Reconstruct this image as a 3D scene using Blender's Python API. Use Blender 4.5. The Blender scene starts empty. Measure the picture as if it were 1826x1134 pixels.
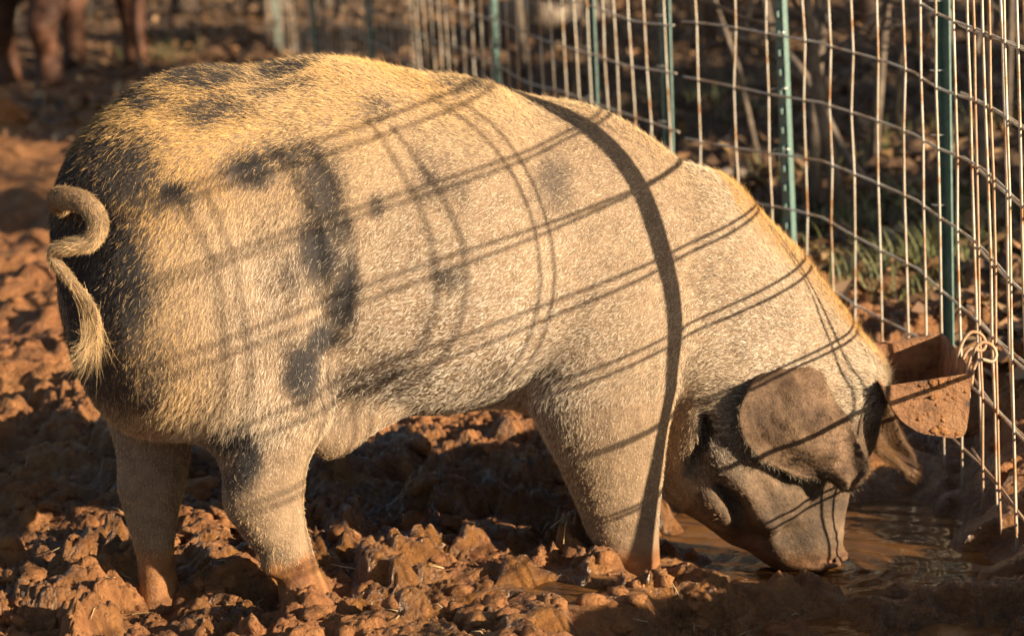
import bpy, bmesh, math, random
import numpy as np
from mathutils import Vector, Matrix

SC = bpy.context.scene
COL = SC.collection
RNG = np.random.default_rng(7)
random.seed(7)

# ------------------------------------------------------------------ camera
IMG_W, IMG_H = 1826, 1134
FOC = 85 / 36 * IMG_W
CAM_H = 1.42
PIT = math.radians(11.2)
ROL = math.radians(3.2)
CAM = np.array([0, 0, CAM_H])
cam_data = bpy.data.cameras.new('camera')
cam_data.lens = 85
cam_data.sensor_width = 36
cam_data.sensor_fit = 'HORIZONTAL'
cam_data.clip_start = 0.1
cam_data.clip_end = 600
cam_data.dof.use_dof = True
cam_data.dof.focus_distance = 4.72
cam_data.dof.aperture_fstop = 4.0
cam = bpy.data.objects.new('camera', cam_data)
COL.objects.link(cam)
sr, cr, sp, cp = math.sin(ROL), math.cos(ROL), math.sin(PIT), math.cos(PIT)
right = Vector((cr, -sr * sp, -sr * cp))
up = Vector((sr, cr * sp, cr * cp))
back = Vector((0, -cp, sp))
cam.matrix_world = Matrix(((right.x, up.x, back.x, 0), (right.y, up.y, back.y, 0), (right.z, up.z, back.z, CAM_H), (0, 0, 0, 1)))
SC.camera = cam

# ------------------------------------------------------------------ sky and sun
SUN_AZ = math.radians(62)      # right of straight behind the camera
SUN_EL = math.radians(16)
S = Vector((math.sin(SUN_AZ) * math.cos(SUN_EL), -math.cos(SUN_AZ) * math.cos(SUN_EL), math.sin(SUN_EL)))
world = bpy.data.worlds.new('World')
SC.world = world
world.use_nodes = True
wn = world.node_tree
bg = wn.nodes['Background']
sky = wn.nodes.new('ShaderNodeTexSky')
sky.sky_type = 'NISHITA'
sky.sun_disc = False
sky.sun_elevation = SUN_EL
sky.sun_rotation = math.atan2(S.x, S.y)
wn.links.new(sky.outputs[0], bg.inputs[0])
bg.inputs[1].default_value = 0.05
sun_data = bpy.data.lights.new('sun', 'SUN')
sun_data.energy = 5.0
sun_data.angle = math.radians(0.55)
sun_data.color = (1.0, 0.83, 0.60)
sun = bpy.data.objects.new('sun', sun_data)
COL.objects.link(sun)
sun.rotation_euler = S.to_track_quat('Z', 'Y').to_euler()
sun.location = (6, -3, 5)
SC.view_settings.view_transform = 'Standard'
SC.view_settings.look = 'None'
SC.view_settings.gamma = 1
SC.view_settings.exposure = 1.45
SC.view_settings.use_curve_mapping = False
SC.cycles_curves.shape = 'RIBBONS'


# ------------------------------------------------------------------ pixel helpers (a pixel gives a direction only)
def ray(px, py):
    dx, dy = px - IMG_W / 2, py - IMG_H / 2
    x = (dx * cr - dy * sr) / FOC
    u = -(dx * sr + dy * cr) / FOC
    return np.array([x, cp + u * sp, -sp + u * cp])


def on_ground(px, py, z=0.0):
    d = ray(px, py)
    return CAM + d * ((z - CAM_H) / d[2])


def on_depth(px, py, y):
    d = ray(px, py)
    return CAM + d * (y / d[1])


# ------------------------------------------------------------------ noise
def hash2(ix, iy, s):
    n = (ix.astype(np.int64) * 374761393 + iy.astype(np.int64) * 668265263 + s * 982451653) & 0x7FFFFFFF
    n = ((n ^ (n >> 13)) * 1274126177) & 0x7FFFFFFF
    n = ((n ^ (n >> 16)) * 668265263) & 0x7FFFFFFF
    return ((n ^ (n >> 15)) & 0xFFFFFF) / float(0xFFFFFF)


def vnoise(x, y, s=0):
    ix, iy = np.floor(x), np.floor(y)
    fx, fy = x - ix, y - iy
    fx = fx * fx * fx * (fx * (fx * 6 - 15) + 10)
    fy = fy * fy * fy * (fy * (fy * 6 - 15) + 10)
    a = hash2(ix, iy, s)
    b = hash2(ix + 1, iy, s)
    c = hash2(ix, iy + 1, s)
    d = hash2(ix + 1, iy + 1, s)
    return (a + (b - a) * fx) * (1 - fy) + (c + (d - c) * fx) * fy


def fbm(x, y, s=0, o=4, g=0.5):
    t, a, n = 0, 1, 0
    for k in range(o):
        t = t + a * vnoise(x * 2 ** k + 17.3 * k, y * 2 ** k - 9.1 * k, s + k)
        n += a
        a *= g
    return t / n


def worley(x, y, s=0):
    ix, iy = np.floor(x), np.floor(y)
    f1 = np.full(x.shape, 9.0)
    f2 = np.full(x.shape, 9.0)
    cid = np.zeros(x.shape)
    for a in (-1, 0, 1):
        for b in (-1, 0, 1):
            cx, cy = ix + a, iy + b
            dx = cx + hash2(cx, cy, s) - x
            dy = cy + hash2(cx, cy, s + 5) - y
            d = np.sqrt(dx * dx + dy * dy)
            m = d < f1
            f2 = np.where(m, f1, np.minimum(f2, d))
            cid = np.where(m, hash2(cx, cy, s + 9), cid)
            f1 = np.where(m, d, f1)
    return f1, f2, cid


def sstep(a, b, x):
    t = np.clip((x - a) / (b - a), 0, 1)
    return t * t * (3 - 2 * t)


# ------------------------------------------------------------------ object helpers
def tag(o, label=None, cat=None, group=None, kind=None):
    if label: o['label'] = label
    if cat: o['category'] = cat
    if group: o['group'] = group
    if kind: o['kind'] = kind
    return o


def mesh_obj(name, verts, faces, mat=None, parent=None, smooth=True):
    me = bpy.data.meshes.new(name)
    if isinstance(verts, np.ndarray): verts = verts.tolist()
    if isinstance(faces, np.ndarray): faces = faces.tolist()
    me.from_pydata(verts, [], faces)
    if smooth:
        me.polygons.foreach_set('use_smooth', np.ones(len(me.polygons), bool))
    me.update()
    o = bpy.data.objects.new(name, me)
    COL.objects.link(o)
    if mat: me.materials.append(mat)
    if parent: o.parent = parent
    return o


def fast_mesh(name, verts, quads, mat=None, parent=None, smooth=True):
    me = bpy.data.meshes.new(name)
    n, k = quads.shape
    me.vertices.add(len(verts))
    me.vertices.foreach_set('co', np.ascontiguousarray(verts, dtype=np.float32).ravel())
    me.loops.add(n * k)
    me.loops.foreach_set('vertex_index', np.ascontiguousarray(quads, dtype=np.int32).ravel())
    me.polygons.add(n)
    me.polygons.foreach_set('loop_start', np.arange(0, n * k, k, dtype=np.int32))
    me.polygons.foreach_set('use_smooth', np.full(n, smooth))
    me.update(calc_edges=True)
    me.validate()
    o = bpy.data.objects.new(name, me)
    COL.objects.link(o)
    if mat: me.materials.append(mat)
    if parent: o.parent = parent
    return o


def empty(name, loc=(0, 0, 0), rz=0):
    o = bpy.data.objects.new(name, None)
    o.empty_display_size = 0.1
    COL.objects.link(o)
    o.location = loc
    o.rotation_euler = (0, 0, rz)
    return o


def tube_geo(path, radii, sides=6, cap=True, squash=None):
    """tube round a path (list of 3-vectors); returns verts, faces"""
    path = [Vector(p) for p in path]
    if not hasattr(radii, '__len__'): radii = [radii] * len(path)
    vs, fs = [], []
    ref = None
    for i, p in enumerate(path):
        t = (path[min(i + 1, len(path) - 1)] - path[max(i - 1, 0)]).normalized()
        if ref is None:
            ref = Vector((0, 1, 0)) if abs(t.y) < 0.8 else Vector((1, 0, 0))
        n = (ref - t * ref.dot(t))
        if n.length < 1e-5: n = t.orthogonal()
        n.normalize()
        ref = n
        b = t.cross(n)
        for k in range(sides):
            a = 2 * math.pi * k / sides
            vs.append(p + (n * math.cos(a) + b * math.sin(a)) * radii[i])
    for i in range(len(path) - 1):
        for k in range(sides):
            k2 = (k + 1) % sides
            fs.append((i * sides + k, i * sides + k2, (i + 1) * sides + k2, (i + 1) * sides + k))
    if cap:
        fs.append(tuple(range(sides))[::-1])
        L = (len(path) - 1) * sides
        fs.append(tuple(L + k for k in range(sides)))
    return [tuple(v) for v in vs], fs


class Geo:
    def __init__(self): self.v, self.f = [], []

    def add(self, vf):
        o = len(self.v)
        self.v += list(vf[0])
        self.f += [tuple(i + o for i in f) for f in vf[1]]
        return self

    def tube(self, *a, **k): return self.add(tube_geo(*a, **k))

    def build(self, name, mat, parent=None, smooth=True): return mesh_obj(name, self.v, self.f, mat, parent, smooth)


# ------------------------------------------------------------------ materials
def new_mat(name):
    m = bpy.data.materials.new(name)
    m.use_nodes = True
    nt = m.node_tree
    return m, nt, nt.nodes['Principled BSDF']


def node(nt, t, **kw):
    n = nt.nodes.new(t)
    for k, v in kw.items():
        if k in n.inputs: n.inputs[k].default_value = v
        else: setattr(n, k, v)
    return n


def ramp(nt, fac, stops):
    r = nt.nodes.new('ShaderNodeValToRGB')
    els = r.color_ramp.elements
    while len(els) < len(stops): els.new(0.5)
    for e, (p, c) in zip(els, stops):
        e.position = p
        e.color = (*c, 1)
    nt.links.new(fac, r.inputs[0])
    return r.outputs[0]


def noise_fac(nt, scale, detail=6, rough=0.6, coord='Object', vec=None):
    if vec is None:
        tc = nt.nodes.new('ShaderNodeTexCoord')
        vec = tc.outputs[coord]
    n = node(nt, 'ShaderNodeTexNoise')
    n.inputs['Scale'].default_value = scale
    n.inputs['Detail'].default_value = detail
    n.inputs['Roughness'].default_value = rough
    nt.links.new(vec, n.inputs['Vector'])
    return n.outputs['Fac']


def bump(nt, bsdf, height, strength, dist):
    b = nt.nodes.new('ShaderNodeBump')
    b.inputs['Strength'].default_value = strength
    b.inputs['Distance'].default_value = dist
    nt.links.new(height, b.inputs['Height'])
    nt.links.new(b.outputs[0], bsdf.inputs['Normal'])
    nt.links.new(b.outputs[0], bsdf.inputs['Coat Normal'])


def mixc(nt, fac, a, b):
    m = nt.nodes.new('ShaderNodeMix')
    m.data_type = 'RGBA'
    for sock, v in ((m.inputs[0], fac), (m.inputs[6], a), (m.inputs[7], b)):
        if hasattr(v, 'is_linked'): nt.links.new(v, sock)
        else: sock.default_value = v if not isinstance(v, tuple) else (*v, 1)
    return m.outputs[2]


def attr(nt, name, out='Fac'):
    a = nt.nodes.new('ShaderNodeAttribute')
    a.attribute_name = name
    return a.outputs[out]


def simple_mat(name, c1, c2, scale=8, rough=0.8, bs=0.3, bd=0.01, metallic=0, detail=6):
    m, nt, b = new_mat(name)
    f = noise_fac(nt, scale, detail)
    nt.links.new(ramp(nt, f, [(0.35, c1), (0.65, c2)]), b.inputs['Base Color'])
    b.inputs['Roughness'].default_value = rough
    b.inputs['Metallic'].default_value = metallic
    if bs: bump(nt, b, noise_fac(nt, scale * 4, 5), bs, bd)
    return m


def clay_mat():
    m, nt, b = new_mat('red_clay')
    big = noise_fac(nt, 1.7, 5)
    fine = noise_fac(nt, 22, 8, 0.65)
    wet = attr(nt, 'wet')
    litter = attr(nt, 'litter')
    dry = ramp(nt, fine, [(0.28, (0.16, 0.055, 0.018)), (0.5, (0.31, 0.122, 0.037)), (0.72, (0.46, 0.215, 0.075))])
    dry2 = ramp(nt, big, [(0.35, (0.20, 0.072, 0.024)), (0.65, (0.40, 0.180, 0.056))])
    drym = mixc(nt, 0.45, dry, dry2)
    wetc = ramp(nt, fine, [(0.3, (0.10, 0.037, 0.010)), (0.7, (0.30, 0.130, 0.032))])
    col = mixc(nt, wet, drym, wetc)
    lit = ramp(nt, noise_fac(nt, 9, 8, 0.7), [(0.3, (0.045, 0.026, 0.014)), (0.5, (0.16, 0.085, 0.04)), (0.7, (0.30, 0.17, 0.075))])
    col = mixc(nt, litter, col, lit)
    nt.links.new(col, b.inputs['Base Color'])
    mr = nt.nodes.new('ShaderNodeMapRange')
    mr.inputs[3].default_value = 0.85
    mr.inputs[4].default_value = 0.22
    nt.links.new(wet, mr.inputs[0])
    nt.links.new(mr.outputs[0], b.inputs['Roughness'])
    b.inputs['Specular IOR Level'].default_value = 0.45
    cw = nt.nodes.new('ShaderNodeMath')
    cw.operation = 'MULTIPLY'
    cw.inputs[1].default_value = 0.6
    nt.links.new(wet, cw.inputs[0])
    nt.links.new(cw.outputs[0], b.inputs['Coat Weight'])
    b.inputs['Coat Roughness'].default_value = 0.16
    tc = nt.nodes.new('ShaderNodeTexCoord')
    vo = nt.nodes.new('ShaderNodeTexVoronoi')
    vo.inputs['Scale'].default_value = 85
    dist = nt.nodes.new('ShaderNodeVectorMath')
    dist.operation = 'ADD'
    wob = nt.nodes.new('ShaderNodeTexNoise')
    wob.inputs['Scale'].default_value = 60
    sc_ = nt.nodes.new('ShaderNodeVectorMath')
    sc_.operation = 'SCALE'
    sc_.inputs['Scale'].default_value = 0.02
    nt.links.new(tc.outputs['Object'], wob.inputs['Vector'])
    nt.links.new(wob.outputs['Color'], sc_.inputs[0])
    nt.links.new(tc.outputs['Object'], dist.inputs[0])
    nt.links.new(sc_.outputs[0], dist.inputs[1])
    nt.links.new(dist.outputs[0], vo.inputs['Vector'])
    add = nt.nodes.new('ShaderNodeMath')
    add.operation = 'MULTIPLY_ADD'
    add.inputs[1].default_value = -0.55
    nt.links.new(vo.outputs['Distance'], add.inputs[0])
    nt.links.new(noise_fac(nt, 55, 9, 0.78), add.inputs[2])
    bump(nt, b, add.outputs[0], 1.0, 0.014)
    return m


M = {}
M['clay'] = clay_mat()


# ------------------------------------------------------------------ ground
WATER_Z = -0.165
wallow = [on_ground(*q, WATER_Z) for q in ((1150, 900), (1240, 890), (1400, 880), (1530, 868), (1680, 850), (1762, 930), (1826, 1025), (1780, 1075), (1500, 1090), (1300, 1075), (1170, 1030), (1095, 970))]
WAL = np.array([(p[0], p[1]) for p in wallow])


def poly_dist(x, y, P):
    """signed distance to polygon (negative inside)"""
    d = np.full(x.shape, 1e9)
    inside = np.zeros(x.shape, bool)
    n = len(P)
    for i in range(n):
        ax, ay = P[i]
        bx, by = P[(i + 1) % n]
        ex, ey = bx - ax, by - ay
        wx, wy = x - ax, y - ay
        t = np.clip((wx * ex + wy * ey) / (ex * ex + ey * ey), 0, 1)
        d = np.minimum(d, np.hypot(wx - ex * t, wy - ey * t))
        c = ((ay <= y) & (by > y)) | ((by <= y) & (ay > y))
        xi = ax + (y - ay) / (by - ay + 1e-12) * ex
        inside ^= c & (x < xi)
    return np.where(inside, -d, d)


SMALL = []   # small puddles: x, y, rx, ry, level
for (px, py, rx, ry, z) in ((985, 1062, 0.10, 0.085, -0.075), (880, 1085, 0.07, 0.06, -0.07), (700, 985, 0.07, 0.08, -0.055), (640, 1010, 0.05, 0.05, -0.05), (830, 960, 0.06, 0.06, -0.06)):
    p = on_ground(px, py, z)
    SMALL.append((p[0], p[1], rx, ry, z))

HOOF = []    # where feet press into the mud: x, y, r


def ground_base(x, y):
    dw = poly_dist(x, y, WAL)
    wob = 0.06 * (fbm(x * 4, y * 4, 31, 3) - 0.5)
    z = -0.015 - 0.085 * sstep(0.75, 0.0, dw + wob) * sstep(-0.9, 0.2, x) - 0.10 * sstep(0.10, -0.20, dw + 2 * wob) + 0.05 * sstep(0.5, 0.68, fbm(x * 7, y * 7, 33, 3)) * sstep(-0.22, -0.05, dw)
    # clay bank by the fence; unseen outer part added to shade the foreground
    z = z - 0.035 * sstep(4.80, 4.50, y) * sstep(8, 7, y)
    z = z - 0.055 * sstep(4.80, 4.50, y) * sstep(0.05, 0.35, x) * sstep(1.25, 1.05, x)
    z = z + 0.22 * np.exp(-(((x - 1.42) / 0.22) ** 2)) * sstep(4.72, 4.35, y) * (0.7 + 0.6 * fbm(x * 5, y * 5, 77, 3))
    z = z + 0.15 * np.exp(-(((x - 1.46) / 0.28) ** 2)) * sstep(4.25, 3.75, y)
    z = z + 0.10 * np.exp(-(((x - 1.35) / 0.2) ** 2 + ((y - 5.75) / 0.35) ** 2))
    z = z + 0.10 * sstep(1.0, 2.0, x) + 0.004 * np.clip(y - 8, 0, 60) * np.clip((y - 8) / 10, 0, 1)
    z = z + 0.10 * (fbm(x * 0.5, y * 0.5, 3, 3) - 0.5) * sstep(6, 9, y)
    return z, dw


def ground_z(x, y, detail=True):
    x = np.asarray(x, float)
    y = np.asarray(y, float)
    z, dw = ground_base(x, y)
    amp = 0.30 + 0.70 * sstep(0.0, 0.24, dw)
    amp = 0.68 * amp * (1 - 0.6 * sstep(11, 16, y)) * (0.55 + 0.9 * vnoise(x * 1.7, y * 1.7, 88))
    wx = x + 0.09 * (fbm(x * 8, y * 8, 11, 4, 0.6) - 0.5)
    wy = y + 0.09 * (fbm(x * 8, y * 8, 12, 4, 0.6) - 0.5)
    h = 0.06 * (0.5 - np.abs(fbm(wx * 5, wy * 5, 13, 3) - 0.5) * 2.2) * vnoise(x * 2.2, y * 2.2, 14)
    for fr, am, sd in ((7, 0.034, 1), (13, 0.030, 2), (27, 0.022, 3), (55, 0.013, 4))[:4 if detail else 2]:
        f1, f2, cc = worley(wx * fr + sd, wy * fr * 1.15, sd)
        edge = sstep(0.02, 0.30, f2 - f1)
        h = h + am * (cc ** 1.4) * edge * (1 - 0.35 * f1)
    if detail:
        h = h + 0.034 * (fbm(wx * 24, wy * 24, 21, 5, 0.72) - 0.5)
        h = h + 0.014 * (0.5 - np.abs(fbm(wx * 60, wy * 60, 22, 3, 0.6) - 0.5) * 2)
    h = h - 0.05 + 0.06 * (fbm(x * 2.6, y * 2.6, 41, 3) - 0.5)
    z = z + h * amp
    for (a, b, r) in HOOF:
        d = np.hypot(x - a, y - b)
        z = z - 0.035 * np.exp(-(d / r) ** 2) + 0.010 * np.exp(-((d - 1.7 * r) / (0.5 * r)) ** 2)
    for (a, b, rx, ry, lv) in SMALL:
        e = np.hypot((x - a) / rx, (y - b) / ry) + 0.5 * (vnoise(x * 18, y * 18, 55) - 0.5)
        k = sstep(1.5, 0.8, e)
        z = z * (1 - k) + (lv - 0.015) * k
        k2 = sstep(1.0, 1.25, e) * sstep(2.6, 1.7, e)
        z = z + k2 * np.maximum(0, lv + 0.014 - z)
    # wet hollow fills below the big water sheet only inside the wallow
    far = dw > 0.22
    z = np.where(far, np.maximum(z, WATER_Z + 0.004), z)
    return z


def fence_side(x, y):
    """positive on the wood side of the fence"""
    P = FENCE
    best = np.full(x.shape, 1e9)
    side = np.zeros(x.shape)
    for (ax, ay), (bx, by) in zip(P[:-1], P[1:]):
        ex, ey = bx - ax, by - ay
        t = np.clip(((x - ax) * ex + (y - ay) * ey) / (ex * ex + ey * ey), 0, 1)
        dx, dy = x - ax - ex * t, y - ay - ey * t
        d = np.hypot(dx, dy)
        s = np.sign(ex * dy - ey * dx)
        m = d < best
        best = np.where(m, d, best)
        side = np.where(m, s, side)
    return best * side


FENCE = [(1.06, 0.5), (1.05, 3.2), (1.04, 4.83), (1.015, 5.86), (0.87, 6.53), (0.54, 7.12), (0.34, 7.93), (0.165, 8.68), (0.05, 9.25), (-0.70, 13.0), (-1.22, 15.6), (-1.75, 18.2), (-3.4, 19.6), (-9, 20.6)]


def graded(lo, hi, step, far_lo, far_hi, g):
    a = list(np.arange(lo, hi, step))
    s, v = step, hi
    up_ = []
    while v < far_hi:
        up_.append(v)
        s *= g
        v += s
    up_.append(far_hi)
    s, v = step, lo - step
    dn = []
    while v > far_lo:
        dn.append(v)
        s *= g
        v -= s
    dn.append(far_lo)
    return np.array(dn[::-1] + a + up_)


def build_ground():
    gx = graded(-1.25, 1.35, 0.0048, -260, 260, 1.06)
    gy = graded(3.95, 6.2, 0.0050, -40, 420, 1.022)
    X, Y = np.meshgrid(gx, gy)
    x, y = X.ravel(), Y.ravel()
    z = ground_z(x, y)
    nx, ny = len(gx), len(gy)
    idx = np.arange(nx * ny).reshape(ny, nx)
    q = np.stack([idx[:-1, :-1], idx[:-1, 1:], idx[1:, 1:], idx[1:, :-1]], -1).reshape(-1, 4)
    o = fast_mesh('ground', np.stack([x, y, z], 1), q, M['clay'])
    dw = poly_dist(x, y, WAL)
    wet = sstep(0.45, 0.0, dw) * 0.9
    wet = np.maximum(wet, 0.95 * sstep(0.40, 0.54, fbm(x * 2.6, y * 2.6, 61, 5, 0.6)) * sstep(7.5, 5.8, y) * sstep(-1.5, -0.7, x))
    for (a, b, rx, ry, lv) in SMALL:
        wet = np.maximum(wet, sstep(2.6, 1.0, np.hypot((x - a) / rx, (y - b) / ry)))
    wet = np.where(x > 1.12, wet * 0.2, wet)
    a = o.data.attributes.new('wet', 'FLOAT', 'POINT')
    a.data.foreach_set('value', wet.astype(np.float32))
    fs = fence_side(x, y)
    lit = np.clip(sstep(-0.25, -0.9, fs + 0.5 * (fbm(x * 2, y * 2, 5, 3) - 0.5)), 0, 1)
    lit = np.maximum(lit, sstep(13, 17, y) * 0.8)
    a = o.data.attributes.new('litter', 'FLOAT', 'POINT')
    a.data.foreach_set('value', lit.astype(np.float32))
    tag(o, kind='structure')
    return o


# ------------------------------------------------------------------ pig
PIG_YAW = math.radians(18)
PIG_O = np.array([-0.0814, 4.9288, 0.0])
PH = np.array([math.cos(PIG_YAW), math.sin(PIG_YAW), 0])
PL = np.array([-math.sin(PIG_YAW), math.cos(PIG_YAW), 0])


def pig_px(px, py, off):
    """pixel to pig-local point on the upright plane at lateral offset off"""
    d = ray(px, py)
    o = PIG_O + PL * off
    t = ((o - CAM) @ PL) / (d @ PL)
    p = CAM + d * t - PIG_O
    return np.array([p @ PH, p @ PL, p[2]])


def pig_world(p):
    return PIG_O + PH * p[0] + PL * p[1] + np.array([0, 0, p[2]])


def rot_xz(a):
    c, s = math.cos(a), math.sin(a)
    return np.array([[c, 0, -s], [0, 1, 0], [s, 0, c]])


class Field:
    """smooth union of ellipsoids sampled on a grid"""

    def __init__(self, lo, hi, h):
        self.lo, self.h = np.array(lo, float), h
        self.n = np.ceil((np.array(hi) - self.lo) / h).astype(int) + 1
        self.ax = [self.lo[i] + h * np.arange(self.n[i]) for i in range(3)]

    def blank(self): return np.full(self.n, 0.5, np.float32)

    def ell(self, D, c, r, R=None, k=0.04, sub=False):
        c, r = np.array(c, float), np.array(r, float)
        ext = (np.abs(R) @ r if R is not None else r) + 0.10
        i0 = np.maximum(np.floor((c - ext - self.lo) / self.h).astype(int), 0)
        i1 = np.minimum(np.ceil((c + ext - self.lo) / self.h).astype(int) + 1, self.n)
        if (i1 <= i0).any(): return
        P = np.stack(np.meshgrid(*[self.ax[i][i0[i]:i1[i]] for i in range(3)], indexing='ij'), -1) - c
        if R is not None: P = P @ R
        k0 = np.linalg.norm(P / r, axis=-1)
        k1 = np.linalg.norm(P / (r * r), axis=-1) + 1e-9
        d = (k0 * (k0 - 1) / k1).astype(np.float32)
        d = np.where(k0 < 1e-3, -min(r), d)
        s = tuple(slice(i0[i], i1[i]) for i in range(3))
        if sub:
            D[s] = -smin(-D[s], d, k)
        else:
            D[s] = smin(D[s], d, k)

    def limb(self, D, st, k=0.02, step=0.012):
        """st: list of (x,y,z,rx,ry); ellipsoids along the interpolated line"""
        L = self.blank()
        for a, b in zip(st[:-1], st[1:]):
            a, b = np.array(a, float), np.array(b, float)
            m = max(2, int(np.linalg.norm(b[:3] - a[:3]) / step))
            for t in np.linspace(0, 1, m, endpoint=False):
                q = a + (b - a) * t
                self.ell(L, q[:3], (q[3], q[4], max(0.03, 0.7 * min(q[3], q[4]))), None, 0.003)
        q = np.array(st[-1], float)
        self.ell(L, q[:3], (q[3], q[4], max(0.03, 0.7 * min(q[3], q[4]))), None, 0.003)
        D[:] = smin(D, L, k)

    def surface(self, D):
        h = self.h
        neg = D < 0
        nx, ny, nz = D.shape
        cnt = np.zeros((nx - 1, ny - 1, nz - 1), np.int32)
        acc = np.zeros((nx - 1, ny - 1, nz - 1, 3), np.float32)
        corners = [(a, b, c) for a in (0, 1) for b in (0, 1) for c in (0, 1)]
        sl = lambda a, n: slice(a, n - 1 + a)
        for ca in corners:
            for axis in range(3):
                if ca[axis]: continue
                cb = list(ca)
                cb[axis] = 1
                A = D[sl(ca[0], nx), sl(ca[1], ny), sl(ca[2], nz)]
                B = D[sl(cb[0], nx), sl(cb[1], ny), sl(cb[2], nz)]
                m = (A < 0) != (B < 0)
                t = np.where(m, A / np.where(m, A - B, 1), 0)
                cnt += m
                for q in range(3):
                    acc[..., q] += np.where(m, ca[q] + (t if q == axis else 0), 0)
        ok = cnt > 0
        vid = np.full(cnt.shape, -1, np.int64)
        vid[ok] = np.arange(ok.sum())
        base = np.argwhere(ok)
        V = (base + acc[ok] / cnt[ok][:, None]) * h + self.lo
        F = []
        for axis in range(3):
            a, b = [(1, 2), (2, 0), (0, 1)][axis]
            s0 = [slice(None)] * 3
            s1 = [slice(None)] * 3
            s0[axis] = slice(0, -1)
            s1[axis] = slice(1, None)
            A, B = neg[tuple(s0)], neg[tuple(s1)]
            e = np.argwhere(A != B)
            ins = (e[:, a] > 0) & (e[:, b] > 0) & (e[:, a] < D.shape[a] - 1) & (e[:, b] < D.shape[b] - 1)
            e = e[ins]
            o1 = np.zeros(3, int)
            o1[a] = 1
            o2 = np.zeros(3, int)
            o2[b] = 1
            g = lambda p: vid[p[:, 0], p[:, 1], p[:, 2]]
            q = np.stack([g(e - o1 - o2), g(e - o2), g(e), g(e - o1)], 1)
            fl = ~A[e[:, 0], e[:, 1], e[:, 2]]
            q[fl] = q[fl][:, ::-1]
            F.append(q)
        F = np.concatenate(F)
        return V, F[(F >= 0).all(1)]


def smin(a, b, k):
    h = np.maximum(k - np.abs(a - b), 0) / k
    return np.minimum(a, b) - h * h * k * 0.25


def relax(V, F, it=3, lam=0.5):
    n = len(V)
    e = np.concatenate([F[:, [0, 1]], F[:, [1, 2]], F[:, [2, 3]], F[:, [3, 0]]])
    e = np.concatenate([e, e[:, ::-1]])
    deg = np.bincount(e[:, 0], minlength=n)[:, None]
    for _ in range(it):
        s = np.stack([np.bincount(e[:, 0], V[e[:, 1], q], n) for q in range(3)], 1)
        V = V + lam * (s / np.maximum(deg, 1) - V)
    return V


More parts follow.
